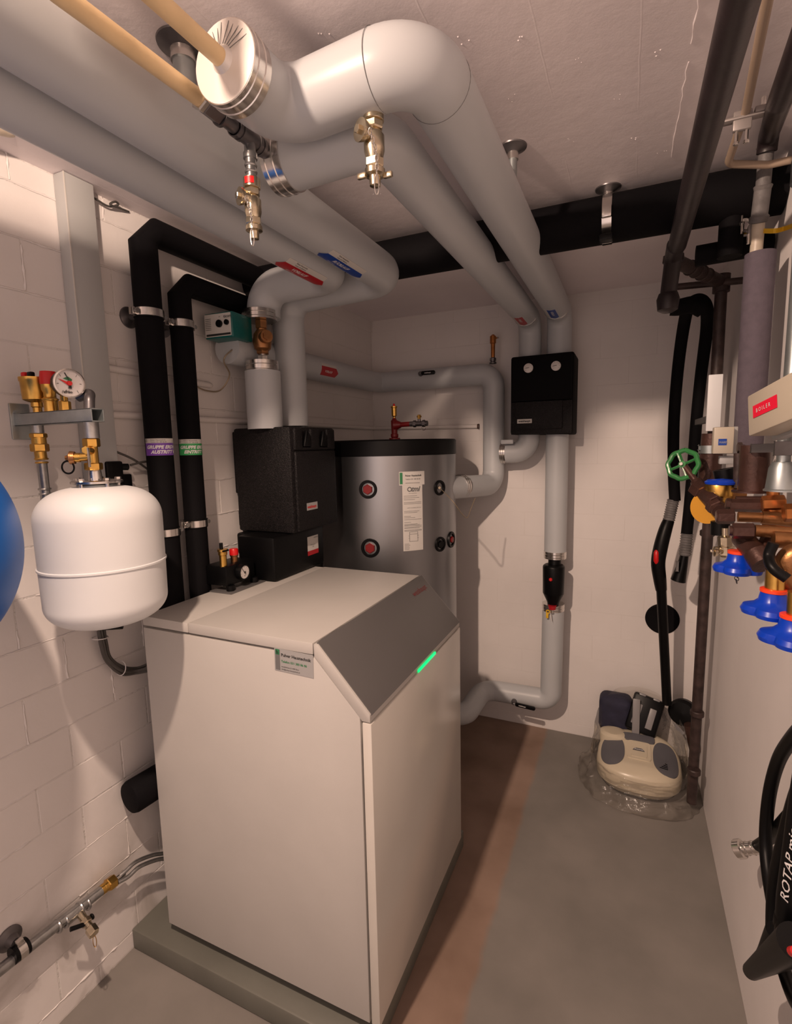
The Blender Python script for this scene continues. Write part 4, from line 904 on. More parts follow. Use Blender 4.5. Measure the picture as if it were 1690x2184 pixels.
g = G(); patch(g, mp, -.060, -.048, 1.440, 1.489, .0022, 1); build(g, 'sticker_logo', 'greenink', o2)
# sensor wire
g = G(); pts = smooth([V((-.757, 2.128, 1.415)), (-0.667, 2.030, 1.370), (-0.642, 2.080, 1.311), (-0.629, 2.120, 1.288), (-0.624, 2.160, 1.322), (-0.616, 2.200, 1.365)], 6); tube(g, pts, .0018, 6); lathe(g, V((-.757, 2.128, 1.415)), (.3, -1, 0), [(-.01, .006), (.006, .006)], 10)
tag(build(g, 'sensor_wire', 'wire'), 'thin sensor wire drooping from the right side of the storage tank', 'wire')
# fitting on the tank lid
tf = thing('tank_air_vent', 'dark red pipe tee with brass vent standing on the storage tank lid', 'valve', (-1.0, 2.2, 1.632))
g = G(); c = V((-1.003, 2.200, 1.644)); c.z = 1.633; lathe(g, c, (0, 0, 1), [(0, .026), (.006, .026), (.007, .014), (.012, .018), (.024, .018), (.026, .014), (.05, .015), (.085, .016), (.092, .010), (.098, .008)], 24)
cyl(g, c + V((0, 0, .066)), c + V((.085, 0, .068)), .0115, 20); lathe(g, c + V((.004, 0, .066)), (1, 0, 0), [(0, .026), (.03, .013)], 20); build(g, 'red_tee', 'darkred', tf)
g = G(); lathe(g, c + V((0, 0, .096)), (0, 0, 1), [(0, .006), (.008, .006), (.012, .012), (.048, .0125), (.05, .0155), (.056, .0155), (.058, .010)], 24); o = build(g, 'air_vent', 'brass', tf)
g = G(); lathe(g, c + V((0, 0, .152)), (0, 0, 1), [(0, .005), (.008, .005), (.012, .003)], 12); build(g, 'vent_cap', 'red', o)
g = G(); cyl(g, c + V((.08, 0, .068)), c + V((.165, 0, .068)), .012, 20); hexn(g, c + V((.095, 0, .068)), c + V((.11, 0, .068)), .016); hexn(g, c + V((.14, 0, .068)), c + V((.155, 0, .068)), .016); cyl(g, c + V((.125, 0, .068)), c + V((.125, 0, .094)), .007, 14); build(g, 'drain_cock', 'darksteel', tf)
g = G(); hexn(g, c + V((.125, 0, .088)), c + V((.125, 0, .108)), .008); cyl(g, c + V((.115, 0, .100)), c + V((.135, 0, .100)), .004, 8); build(g, 'cock_key', 'brass', tf)
g = G(); torus(g, c + V((.15, -.01, .048)), (.3, 1, 0), .011, .0012, 18, 5); build(g, 'chain_ring', 'steel', tf)

# pipe G: tank -> up -> along back wall -> corner -> along left wall
GZ = 1.965
pg = ins('insulated_pipe', 'grey pipe from the tank side, up the back wall and round the corner', [(-.800, 2.25, 1.40), (-.655, 2.70, 1.385), (-.655, 2.70, GZ), (-1.33, 2.70, GZ), (-1.33, 1.56, GZ), (-1.33, 1.48, GZ)], [0, .075, .07, .06, .05, 0], .056, n=10)
collar('end_band', pg, (-.748, 2.412, 1.398), (.31, .95, -.04), .0575, .04)
mp = cylmap((-1.33, 2.02, GZ), (0, 1, 0), .056, (1, 0, -.25), 1)
g = G(); patch(g, mp, -.018, .024, 0, .125, .0009, 6, 2); tip(g, mp, -.018, .024, .125, .145); o = build(g, 'pipe_marker', 'redsticker', pg, 'red flow marker sticker')
g = G(); patch(g, mp, -.030, -.018, 0, .125, .0009, 4, 2); build(g, 'marker_strip', 'paper', o)
tm = lambda u, v, h: mp(-v, u, h)
g = G(); text(g, tm, 'VORLAUF', .014, .03, -.008, .0014, bold=.0003); build(g, 'marker_text', 'whiteprint', o)
def lever(name, lab, c, d, L, rad, n=(0, -1, 0)):
    """ball valve lever handle poking through the pipe jacket"""
    c = V(c); d = V(d).normalized(); n = V(n).normalized(); t = thing(name, lab, 'lever', c); s = n.cross(d)
    g = G(); lathe(g, c - n * .015, n, [(0, .014), (.012, .014), (.02, .009), (.024, .009)], 16); hexn(g, c + n * .006, c + n * .014, .010); build(g, 'spindle', 'darksteel', t)
    g = G(); mpx = flatmap(c + n * .010, d, n.cross(d)); pts = []
    a0 = .018
    for k in range(13): a = -PI / 2 + PI * k / 12; pts.append(mpx(a0 + L + .010 * math.cos(a), .0105 * math.sin(a), 0))
    for k in range(13): a = PI / 2 + PI * k / 12; pts.append(mpx(a0 + .008 * math.cos(a), .0105 * math.sin(a), 0))
    prism(g, pts, n * .009, .002); o = build(g, 'lever_grip', 'black', t)
    nn = (mpx(0, 0, 1) - mpx(0, 0, 0)); hh = .0096 if nn.dot(n) > 0 else -.0096
    g = G(); text(g, mpx, 'weishaupt', .009, a0 + .012, -.003, hh + (.0004 if hh > 0 else -.0004), bold=.0003); build(g, 'grip_lettering', 'whiteprint', o)
    g = G(); tube(g, [mpx(0, 0, .004), mpx(a0, 0, .004)], .004, 8); build(g, 'lever_neck', 'zinc', t)
    return t
lever('valve_lever', 'black valve lever on the horizontal grey pipe above the storage tank', (-1.042, 2.640, 1.987), (1, 0, .0), .062, .056)
lever('valve_lever', 'black valve lever on the low grey pipe elbow near the floor', (-0.517, 2.595, 0.230), (1, 0, -.06), .088, .056)
th = thing('air_vent', 'copper air vent standing on the grey pipe corner by the back wall', 'valve', (-.66, 2.7, 2.015))
g = G(); lathe(g, (-.660, 2.7, 2.016), (0, 0, 1), [(0, .018), (.006, .018), (.010, .012), (.018, .015), (.028, .015), (.032, .009)], 20); hexn(g, (-.66, 2.7, 2.03), (-.66, 2.7, 2.045), .0165); build(g, 'base_nut', 'darksteel', th)
g = G(); lathe(g, (-.660, 2.7, 2.046), (0, 0, 1), [(0, .010), (.07, .0115), (.072, .0155), (.108, .0155), (.110, .012), (.116, .006)], 20); build(g, 'vent_body', 'copper', th)
g = G(); cyl(g, (-.645, 2.7, 2.142), (-.632, 2.69, 2.142), .005, 10); build(g, 'bleed_screw', 'steel', th)

# ---------------------------------------------------------------- back wall pump station
ps = thing('pump_station', 'black foam pump station box with two round thermometers on the back wall', 'pump station', (-.39, 2.66, 1.63))
g = G(); prism(g, [(-.541, 2.575, 1.645), (-.541, 2.575, 2.020), (-.247, 2.575, 2.022), (-.247, 2.575, 1.640)], (0, .215, 0), .010)
build(g, 'casing_block', 'black', ps); ps.children[0].data.materials[0] = M['foam']
g = G(); box(g, (-.535, 2.560, 1.645), (-.252, 2.58, 1.800), .003); build(g, 'cover_frame', 'epp', ps)
g = G(); box(g, (-.512, 2.548, 1.668), (-.292, 2.565, 1.800), .003); build(g, 'lower_cover', 'epp', ps, 'speckled foam lower cover')
g = G(); prism(g, [(-.530, 2.552, 1.803), (-.530, 2.558, 2.012), (-.255, 2.558, 2.012), (-.255, 2.552, 1.803)], (0, .02, 0), .004); build(g, 'upper_cover', 'foam', ps)
for (x, rm) in ((-.452, 'dial'), (-.325, 'dial')):
    g = G(); lathe(g, (x, 2.553, 1.958), (0, -1, 0), [(-.006, .022), (.004, .022), (.005, .020)], 28); o = build(g, 'thermometer', rm, ps, 'round white thermometer dial')
    g = G(); mp = flatmap((x, 2.5475, 1.958), (1, 0, 0), (0, 0, 1)); tube(g, [mp(-.014, 0, 0), mp(.004, .002, 0)], .0012, 5)
    for k in range(8): a = math.radians(220 - k * 37); tube(g, [mp(.015 * math.cos(a), .015 * math.sin(a), 0), mp(.018 * math.cos(a), .018 * math.sin(a), 0)], .0005, 4)
    build(g, 'dial_pointer', 'ink', o)
mp = flatmap((-.502, 2.548, 1.698), (1, 0, 0), (0, 0, 1)); g = G(); patch(g, mp, 0, .070, 0, .020, .001, 1); o = build(g, 'name_plate', 'paper', ps)
g = G(); text(g, mp, 'weishaupt', .014, .006, .006, .0016, bold=.0005); build(g, 'plate_lettering', 'ink', o)
# pipes under the station
p5 = ins('insulated_pipe', 'short grey pipe elbow bending left under the black pump station', [(-.465, 2.665, 1.66), (-.465, 2.665, 1.560), (-.600, 2.665, 1.555)], .07, .053)
collar('end_band', p5, (-.592, 2.665, 1.556), (1, 0, 0), .055, .028)
g = G(); box(g, (-.592, 2.59, 1.600), (-.530, 2.605, 1.622), .004); tube(g, [(-.575, 2.6, 1.61), (-.575, 2.64, 1.60)], .006, 8); tag(build(g, 'valve_lever', 'jacket'), 'small pale lever under the lower left corner of the black pump station', 'lever')
p6 = ins('insulated_pipe', 'upright grey pipe running down from the black pump station to the steel band', [(-.327, 2.665, 1.66), (-.327, 2.665, 1.050)], .05, .0545)
collar('end_band', p6, (-.3275, 2.665, 1.035), (0, 0, 1), .0555, .036)
ft = thing('dirt_separator', 'black dirt separator with red button between two steel pipe bands on the back wall', 'filter', (-.33, 2.63, .74))
g = G(); cyl(g, (-.327, 2.655, 1.03), (-.327, 2.65, .985), .032, 24); lathe(g, (-.328, 2.63, .99), (0, 0, -1), [(0, .045), (.006, .052), (.012, .054), (.148, .052), (.150, .051), (.195, .030), (.215, .027)], 32); build(g, 'separator_body', 'black', ft)
g = G(); lathe(g, (-.335, 2.577, .925), (0, -1, 0), [(0, .009), (.006, .009), (.008, .006)], 6, ref=(0, 0, 1)); build(g, 'red_button', 'red', ft, 'red hexagonal button')
g = G(); cyl(g, (-.328, 2.60, .785), (-.328, 2.60, .765), .021, 20, r2=.017); o = build(g, 'drain_cap', 'redsticker', ft, 'red drain cap')
g = G(); cyl(g, (-.328, 2.60, .765), (-.328, 2.60, .745), .008, 12); build(g, 'drain_outlet', 'steel', o)
g = G(); prism(g, [(-.337, 2.59, .765), (-.331, 2.59, .74), (-.325, 2.59, .70), (-.334, 2.59, .722)], (0, -.002, 0)); build(g, 'paper_tag', 'paper', ft)
g = G(); torus(g, (-.348, 2.592, .752), (0, 1, 0), .008, .003, 12, 6); box(g, (-.357, 2.590, .718), (-.345, 2.594, .744), .001); build(g, 'yellow_tag', 'yellow', ft, 'yellow tag')
p7 = ins('insulated_pipe', 'lower grey pipe on the back wall bending left near the floor', [(-.331, 2.665, .775), (-.336, 2.665, .245), (-.70, 2.665, .240), (-.725, 2.40, .215), (-1.05, 2.36, .21)], [0, .055, .085, .06, 0], .0545)
collar('end_band', p7, (-.3315, 2.665, .760), (0, 0, 1), .0555, .036)

# black cover disc on the back wall
g = G(); lathe(g, (.180, B, .712), (0, -1, 0), [(0, .078), (.004, .077), (.006, .072), (.004, .066), (.004, 0)], 40); tag(build(g, 'wall_cover_disc', 'foam'), 'black round cover plate on the back wall behind the vacuum tube', 'cover')

# ---------------------------------------------------------------- right-hand ceiling pipes
dp = thing('waste_pipe', 'dark brown painted pipe running along the ceiling at right towards the back wall', 'pipe', (.13, 2.1, 2.2))
g = G(); tube(g, [(.122, -1.3, 2.163), (.108, 1.78, 2.163)], .0245, 28); build(g, 'painted_pipe', 'brownpaint', dp)
g = G(); tube(g, fillet([(.104, 1.77, 2.163), (0.105, 1.871, 2.165), (0.100, 1.950, 2.079)], .03), .0245, 24); lathe(g, V((0.107, 1.904, 2.165)) + V((0, 0, .012)), (0, .15, -.95), [(0, .029), (.02, .031), (.024, .027)], 24); build(g, 'bent_socket', 'brownpaint', dp)
g = G(); lathe(g, V((0.099, 1.950, 2.046)) - V((0, 0, .032)), (0, 0, 1), [(0, .016), (.008, .030), (.042, .034), (.060, .028)], 24); build(g, 'coupling', 'brownpaint', dp)
hb = thing('hose_hook', 'dark bar by the brown pipe end carrying the vacuum hose', 'bracket', (.25, 2.25, 2.1))
g = G(); tube(g, [(0.135, 2.240, 2.164), (0.354, 2.240, 2.156)], .012, 14); build(g, 'bar', 'rust', hb)
tp = thing('standpipe', 'rusty dark brown standpipe in the back right corner, from ceiling to floor', 'pipe', (.29, 2.3, 0))
g = G(); tube(g, [(.285, 2.26, 2.16), (.292, 2.30, 1.5), (.296, 2.36, 0.05)], .020, 22); build(g, 'pipe_body', 'rust', tp)
g = G(); cyl(g, (.285, 2.26, 2.19), (.285, 2.26, 2.13), .028, 22); tube(g, [(0.113, 1.930, 2.166), (.285, 2.26, 2.165)], .021, 18)
for t in (.3, .42, .54, .66): torus(g, V((0.113, 1.930, 2.166)).lerp(V((.285, 2.26, 2.165)), t), (1, 2, 0), .021, .004, 20, 6)
build(g, 'cross_pipe', 'rust', tp)
g = G()
for z in (1.22, .46, .20): lathe(g, (.294, 2.33, z), (0, 0, 1), [(0, .023), (.004, .0265), (.02, .0265), (.024, .023)], 20)
build(g, 'pipe_socket', 'rust', tp)
# beige pipe with clamp
bpip = thing('heating_pipe', 'thin beige pipe on the ceiling at right bending towards the wall above the black duct', 'pipe', (.2, 1.3, 2.25))
g = G(); tube(g, fillet([(0.167, 0.991, 2.270), (0.196, 1.347, 2.270), (0.191, 1.527, 2.250), (0.282, 1.577, 2.250), (0.388, 1.571, 2.250)], .03), .0085, 16); build(g, 'painted_pipe', 'beige', bpip)
M['beige2'] = mat('beige_paint_dull', (0.36, 0.27, 0.20), 0.5, bump=.3, bscale=30, var=.1); bpip.children[0].data.materials[0] = M['beige2']
pcl = thing('pipe_clamp', 'grey earthing clamp with two bolts on the thin beige ceiling pipe', 'clamp', V((0.193, 1.364, 2.262)))
cpt = V((0.192, 1.359, 2.262)); g = G(); box(g, cpt + V((-.017, -.006, -.024)), cpt + V((.017, .006, .014)), .003); box(g, cpt + V((-.034, -.010, -.004)), cpt + V((.045, .010, .002)), .002); box(g, cpt + V((.02, -.012, .0)), cpt + V((.05, .012, .012)), .002); build(g, 'clamp_body', 'paper', pcl); pcl.children[0].data.materials[0] = mat('dull_alloy', (.33, .30, .29), .45, .5)
g = G()
for dx_ in (-.009, .009): cyl(g, cpt + V((dx_, 0, -.02)), cpt + V((dx_, 0, -.044)), .0035, 10); hexn(g, cpt + V((dx_, 0, -.044)), cpt + V((dx_, 0, -.050)), .0055)
cyl(g, cpt + V((.035, 0, .01)), cpt + V((.035, 0, .03)), .005, 10); build(g, 'clamp_bolt', 'steel', pcl)
def strap(name, pts, wd, lab, par=None):
    g = G(); path = smooth(pts, 6); vs = []; fs = []
    for q in path:
        for dz_, dy_ in ((-wd, 0), (wd, 0), (wd, .002), (-wd, .002)): vs.append(q + V((0, dy_, dz_)))
    for i in range(len(path) - 1):
        for k in range(4): fs.append((i * 4 + k, i * 4 + (k + 1) % 4, i * 4 + 4 + (k + 1) % 4, i * 4 + 4 + k))
    fs += [(0, 1, 2, 3), tuple(len(vs) - 4 + k for k in range(4))]
    g.add(vs, fs); return tag(build(g, name, 'yellow'), lab, 'strap')
strap('earth_strap', [(0.175, 1.383, 2.270), (0.207, 1.382, 2.272), (0.249, 1.382, 2.272)], .003, 'short yellow-green earthing strap at the beige ceiling pipe clamp')
# vertical pipe with threaded sleeve, cream section and grey-purple foam
PX, PY = .283, 1.61
vp = thing('riser_pipe', 'riser pipe with dark elbow, grey sleeves and cream section above grey-purple foam', 'pipe', (PX, PY, 1.55))
g = G(); tube(g, fillet([(0.230, 0.997, 2.240), (0.241, 1.283, 2.240), (0.283, 1.605, 2.328), (0.283, 1.614, 2.295)], .03), .0215, 20); build(g, 'dark_elbow', 'darksteel', vp); vp.children[-1].data.materials[0] = M['brownpaint']
g = G(); a = V((0.283, 1.619, 2.311)); b = V((0.283, 1.631, 2.222)); c = V((0.283, 1.657, 2.154)); d = V((0.283, 1.668, 2.069))
cyl(g, a, b, .0165); lathe(g, a + V((0, 0, .004)), (b - a), [(0, .019), (.004, .022), (.009, .0185)], 20); cyl(g, b, c, .0185); lathe(g, b, (c - b), [(-.006, .0175), (-.003, .021), (.004, .019)], 20); lathe(g, c, (c - b), [(-.012, .019), (-.008, .0225), (.004, .021), (.006, .016)], 20); build(g, 'grey_sleeve', 'thread', vp)
g = G(); cyl(g, c, d - V((0, 0, .03)), .0145, 20); build(g, 'cream_pipe', 'creampaint', vp)
g = G(); e0 = V((0.283, 1.608, 2.059)); e1 = V((0.283, 1.608, 1.583)); cyl(g, e0, e1, .0335, 32); build(g, 'pipe_foam', 'purple', vp, 'grey-purple foam sleeve')
ec = thing('pipe_clamp', 'earthing clamp with wing bolts and yellow strap on the cream riser section', 'clamp', V((0.270, 1.754, 2.162)))
k = V((0.275, 1.692, 2.143)); g = G(); box(g, k + V((-.010, -.012, -.028)), k + V((.006, .006, .014)), .003); tube(g, smooth([k + V((0, -.008, .012)), V((0.262, 1.700, 2.176)), V((0.255, 1.772, 2.195))], 5), .004, 8); tube(g, [V((0.255, 1.766, 2.175)), k + V((-.008, 0, -.0))], .004, 8); build(g, 'clamp_body', 'paper', ec); ec.children[0].data.materials[0] = pcl.children[0].data.materials[0]
g = G(); cyl(g, (0.255, 1.713, 2.192), (0.255, 1.709, 2.144), .0028, 10); hexn(g, (0.255, 1.714, 2.176), (0.255, 1.711, 2.168), .006); cyl(g, (0.262, 1.653, 2.123), (0.262, 1.651, 2.099), .0035, 10); build(g, 'clamp_bolt', 'steel', ec)
strap('earth_strap', [(0.262, 1.810, 2.177), (0.272, 1.700, 2.146), (0.310, 1.628, 2.114), (0.335, 1.647, 2.121), (0.340, 1.550, 2.096)], .0055, 'yellow earthing strap crossing the cream riser pipe')
rg = thing('riser_pipe', 'grey galvanised riser pipe at the right edge of the picture', 'pipe', (.30, 1.24, 1.6))
g = G(); tube(g, [(0.305, 1.352, 2.162), (0.305, 1.327, 1.949), (0.295, 1.281, 1.669)], .0175, 22); lathe(g, V((0.305, 1.365, 2.141)), (0, 0, 1), [(-.03, .018), (-.025, .022), (.02, .022), (.025, .018)], 20); build(g, 'pipe_body', 'galv', rg)
# instrument boxes
bd_ = thing('boiler_thermostat', 'cream thermostat box with red BOILER label on a tilted mount by the right wall', 'thermostat', V((0.210, 1.011, 1.626)))
q_a = V((.20, 1.14, 1.604)); q_b = V((.235, 1.008, 1.604))   # far lower corner, near lower corner of the face
xdir = (q_b - q_a).normalized(); nrm = V((xdir.y, -xdir.x, 0)).normalized() * 1
xdir = (xdir * math.cos(.19) + V((0, 0, 1)) * math.sin(.19)).normalized()
if nrm.dot(CAM - q_a) < 0: nrm = -nrm
hgt = .076; Lb = .17; UP = V((0, 0, 1)) * math.cos(.19) - (q_b - q_a).normalized() * math.sin(.19)
g = G(); prism(g, [q_a, q_a + xdir * Lb, q_a + xdir * Lb + UP * hgt, q_a + UP * hgt], -nrm * .05, .004); build(g, 'box_cover', 'boxwhite', bd_)
g = G(); prism(g, [q_a - nrm * .045 - xdir * .012 - UP * .006, q_a - nrm * .045 + xdir * Lb - UP * .006, q_a - nrm * .045 + xdir * Lb + UP * (hgt - .004), q_a - nrm * .045 - xdir * .012 + UP * (hgt - .004)], -nrm * .02, .003); build(g, 'box_base', 'silverlabel', bd_)
mp = flatmap(q_a, xdir, UP)
if (mp(0, 0, 1) - mp(0, 0, 0)).dot(nrm) < 0: mp = (lambda f: (lambda u, v, h: f(u, v, -h)))(mp)
g = G(); patch(g, mp, .022, .098, .029, .051, .0012, 1); o = build(g, 'name_label', 'label_red', bd_, 'red embossed label')
g = G(); text(g, mp, 'B O I L E R', .0100, .034, .0365, .002); build(g, 'embossed_text', 'whiteprint', o)
wb2 = thing('water_thermostat', 'small cream thermostat box with blue label below the white cover strip', 'thermostat', V((0.208, 1.450, 1.565)))
a = V((0.184, 1.450, 1.566)); b = V((0.221, 1.450, 1.563)); h_ = 0.0630
g = G(); box(g, (a.x, 1.44, a.z), (b.x + .004, 1.47, a.z + h_), .002); build(g, 'box_cover', 'boxwhite', wb2)
g = G(); box(g, (a.x + .004, 1.468, a.z - .001), (b.x + .016, 1.485, a.z + h_ + .001), .002); build(g, 'box_base', 'silverlabel', wb2)
mp = flatmap((a.x, 1.44, a.z), (1, 0, 0), (0, 0, 1)); ww = b.x - a.x
g = G(); patch(g, mp, ww * .26, ww * .72, h_ * .32, h_ * .56, .001, 1); o = build(g, 'name_label', 'bluesticker', wb2, 'blue embossed label'); 
g = G(); text(g, mp, 'WARM', h_ * .11, ww * .30, h_ * .39, .0016, sx=.8); build(g, 'embossed_text', 'silverlabel', o)
wc = thing('cover_strip', 'flat white upright cover strip mounted before the brown pipe in the right corner', 'cover', V((0.240, 1.900, 1.626)))
a = V((0.214, 1.850, 1.626)); b = V((0.252, 1.850, 1.796)); g = G(); box(g, (a.x, 1.85, a.z), (b.x, 1.862, b.z), .002); build(g, 'cover_plate', 'white', wc)
g = G(); box(g, (a.x + .01, 1.862, a.z + .03), (b.x - .01, 2.26, a.z + .05)); build(g, 'strip_holder', 'black', wc)

# ---------------------------------------------------------------- water distribution valves at right
m1 = thing('water_manifold', 'copper and bronze water manifold with hex caps on the right wall', 'manifold', V((0.264, 1.250, 1.434)))
g = G(); cyl(g, (0.248, 1.330, 1.586), (0.248, 1.330, 1.486), 0.0285, 24); cyl(g, (0.243, 1.330, 1.488), (0.243, 1.330, 1.484), 0.0346, 24); build(g, 'brown_riser', 'browncu', m1)
g = G(); a = V((0.228, 1.300, 1.489)); 
cyl(g, (0.213, 1.300, 1.469), (0.272, 1.300, 1.470), 0.0090, 20); hexn(g, (0.199, 1.280, 1.460), (0.256, 1.280, 1.461), 0.0138); hexn(g, (0.192, 1.280, 1.464), (0.202, 1.280, 1.463), 0.0119); build(g, 'upper_branch', 'browncu', m1)
g = G(); hexn(g, (0.252, 1.260, 1.467), (0.291, 1.260, 1.470), 0.0163, ref=(0, 0, 1)); hexn(g, (0.276, 1.200, 1.456), (0.311, 1.200, 1.459), 0.0180, ref=(0, 0, 1)); cyl(g, (0.273, 1.280, 1.509), (0.275, 1.280, 1.481), 0.0116); cyl(g, (0.274, 1.270, 1.456), (0.277, 1.270, 1.412), 0.0194); build(g, 'copper_union', 'copper', m1)
g = G(); cyl(g, (0.209, 1.240, 1.441), (0.250, 1.240, 1.441), 0.0105); cyl(g, (0.250, 1.240, 1.441), (0.308, 1.240, 1.437), 0.0134); cyl(g, (0.226, 1.170, 1.424), (0.306, 1.170, 1.422), 0.0117); build(g, 'bronze_pipe', 'bronze', m1)
g = G(); hexn(g, (0.172, 1.240, 1.440), (0.203, 1.240, 1.441), 0.0156); cyl(g, (0.170, 1.240, 1.440), (0.174, 1.240, 1.440), 0.0117); hexn(g, (0.189, 1.170, 1.422), (0.225, 1.170, 1.423), 0.0155); cyl(g, (0.184, 1.170, 1.422), (0.190, 1.170, 1.422), 0.0100); build(g, 'hex_cap', 'browncu', m1, 'dark brown hexagonal cap')
g = G(); cyl(g, (0.216, 1.220, 1.400), (0.234, 1.140, 1.373), 0.0202, 22); cyl(g, (0.228, 1.150, 1.384), (0.238, 1.130, 1.366), 0.0230, 22); cyl(g, (0.255, 1.200, 1.413), (0.241, 1.180, 1.383), 0.0110); build(g, 'slanted_body', 'browncu', m1)
g = G(); tube(g, [(0.252, 1.150, 1.412), (0.302, 1.150, 1.411)], 0.0157, 20); tube(g, fillet([(0.290, 1.100, 1.398), (0.270, 1.100, 1.392), (0.260, 1.100, 1.353), (0.281, 1.100, 1.329)], .02), 0.0217, 20); build(g, 'bronze_housing', 'bronze', m1)
g = G(); pts = smooth([(0.238, 1.080, 1.417), (0.232, 1.080, 1.394), (0.235, 1.060, 1.376), (0.254, 1.050, 1.361)], 6); tube(g, pts, 0.0091, 12); build(g, 'rubber_cuff', 'black', m1)
g = G(); lathe(g, V((0.275, 1.220, 1.554)), V((0.275, 1.220, 1.504)) - V((0.275, 1.220, 1.554)), [(0, 0.0183), (.012, 0.0238), (.052, 0.0274), (.054, 0.0302), (.057, 0.0302)], 28); build(g, 'grey_bell', 'galv', m1, 'grey galvanised bell fitting')
g = G(); cyl(g, (0.278, 1.240, 1.604), (0.279, 1.240, 1.553), 0.0120); build(g, 'grey_neck', 'galv', m1)
g = G(); box(g, V((0.233, 1.300, 1.571)), V((0.310, 1.290, 1.589)), .001); box(g, V((0.253, 1.200, 1.567)), V((0.301, 1.195, 1.594)), .001); build(g, 'pipe_bracket', 'darksteel', m1)
g = G(); hexn(g, (0.226, 1.400, 1.580), (0.236, 1.400, 1.580), 0.0126); hexn(g, (0.238, 1.380, 1.579), (0.232, 1.380, 1.579), 0.0084); cyl(g, (0.230, 1.400, 1.568), (0.233, 1.400, 1.488), 0.0105); build(g, 'bracket_bolt', 'rust', m1)
# blue-capped water filter behind
wf = thing('water_filter', 'brass yellow water filter with blue cap behind the bronze manifold', 'filter', V((0.205, 1.420, 1.459)))
g = G(); lathe(g, V((0.203, 1.420, 1.495)), (0, 0, 1), [(0, .0345), (.005, .036), (.010, .030), (.013, .0)], 32); build(g, 'blue_cap', 'bluehandle', wf, 'blue flat cap')
g = G(); lathe(g, V((0.200, 1.420, 1.466)), (0, 0, 1), [(0, .028), (.002, .031), (.026, .032), (.03, .030)], 32); lathe(g, V((0.205, 1.420, 1.451)), (0, 0, 1), [(0, .02), (.02, .026)], 24); build(g, 'brass_bowl', 'yellow', wf); wf.children[1].data.materials[0] = M['brass']
g = G(); cyl(g, (0.210, 1.450, 1.529), (0.217, 1.450, 1.498), .024, 20); build(g, 'black_dome', 'black', wf)
g = G(); box(g, V((0.201, 1.460, 1.540)), V((0.233, 1.480, 1.560)), .002); box(g, V((0.223, 1.440, 1.485)), V((0.246, 1.460, 1.518)), .002); build(g, 'grey_block', 'silverlabel', wf)
g = G(); cyl(g, (0.223, 1.420, 1.473), (0.251, 1.420, 1.472), .02, 8); build(g, 'outlet_block', 'bronze', wf)
# brown pipe section behind boxes
bp2 = thing('riser_pipe', 'brown patinated pipe section with steel clamp behind the small thermostat box', 'pipe', V((0.202, 1.600, 1.484)))
g = G(); tube(g, [(0.196, 1.550, 1.615), (0.192, 1.550, 1.490)], .026, 22); build(g, 'pipe_body', 'browncu', bp2)
g = G(); lathe(g, V((0.194, 1.550, 1.575)), (0, 0, 1), [(-.010, .027), (-.010, .029), (.010, .029), (.010, .027)], 24); box(g, (0.165, 1.550, 1.574), (0.182, 1.540, 1.585), .003); build(g, 'clamp_band', 'galv', bp2)
# green handwheel valve
gw = thing('gate_valve', 'bronze slanted gate valve with green spoked handwheel by the back right corner', 'valve', V((0.171, 1.450, 1.437)))
hc = V((0.127, 1.500, 1.538)); ha = (V((0.087, 1.420, 1.560)) - V((0.175, 1.500, 1.468))).normalized(); ha = V((-.45, -.85, .22)).normalized()
hx, hy, hz = basis(ha); R0 = 0.0361
g = G(); pts = [hc + (hx * math.cos(a) + hy * math.sin(a)) * R0 * (1 + .035 * math.cos(8 * a)) for a in [2 * PI * k / 64 for k in range(65)]]; tube(g, pts, .0062, 10, caps=False); build(g, 'wheel_rim', 'green', gw, 'green handwheel')
g = G()
for k in range(4):
    a = PI / 4 * .6 + k * PI / 2; tube(g, [hc, hc + (hx * math.cos(a) + hy * math.sin(a)) * R0 * .97], .0062, 8, flat=.6)
lathe(g, hc - ha * .006, ha, [(0, .010), (.012, .009)], 16); build(g, 'wheel_spoke', 'green', gw)
g = G(); hexn(g, hc + ha * .005, hc + ha * .012, .005); build(g, 'wheel_nut', 'steel', gw)
s0 = hc - ha * .003; s1 = V((0.156, 1.470, 1.496)); s2 = V((0.168, 1.440, 1.471)); s3 = V((0.193, 1.360, 1.437))
g = G(); cyl(g, s0, s1, .008, 12); cyl(g, s1, s2, .014, 14); hexn(g, V((0.153, 1.460, 1.485)), s2, .021); cyl(g, V((0.169, 1.450, 1.472)), V((0.183, 1.460, 1.501)), .006, 10); hexn(g, V((0.172, 1.420, 1.469)), V((0.188, 1.380, 1.455)), .017); cyl(g, s2, s3, .0155, 16); hexn(g, V((0.184, 1.390, 1.450)), V((0.191, 1.370, 1.441)), .020); build(g, 'valve_bonnet', 'browncu', gw)
g = G(); lathe(g, V((0.177, 1.420, 1.439)), V((-.55, -.8, .1)), [(-.01, .03), (0, .040), (.003, .040), (.004, 0)], 36); build(g, 'yellow_plate', 'yellow', gw, 'yellow round valve tag'); gw.children[-1].data.materials[0] = mat('ochre_tag', (.55, .26, .02), .4)
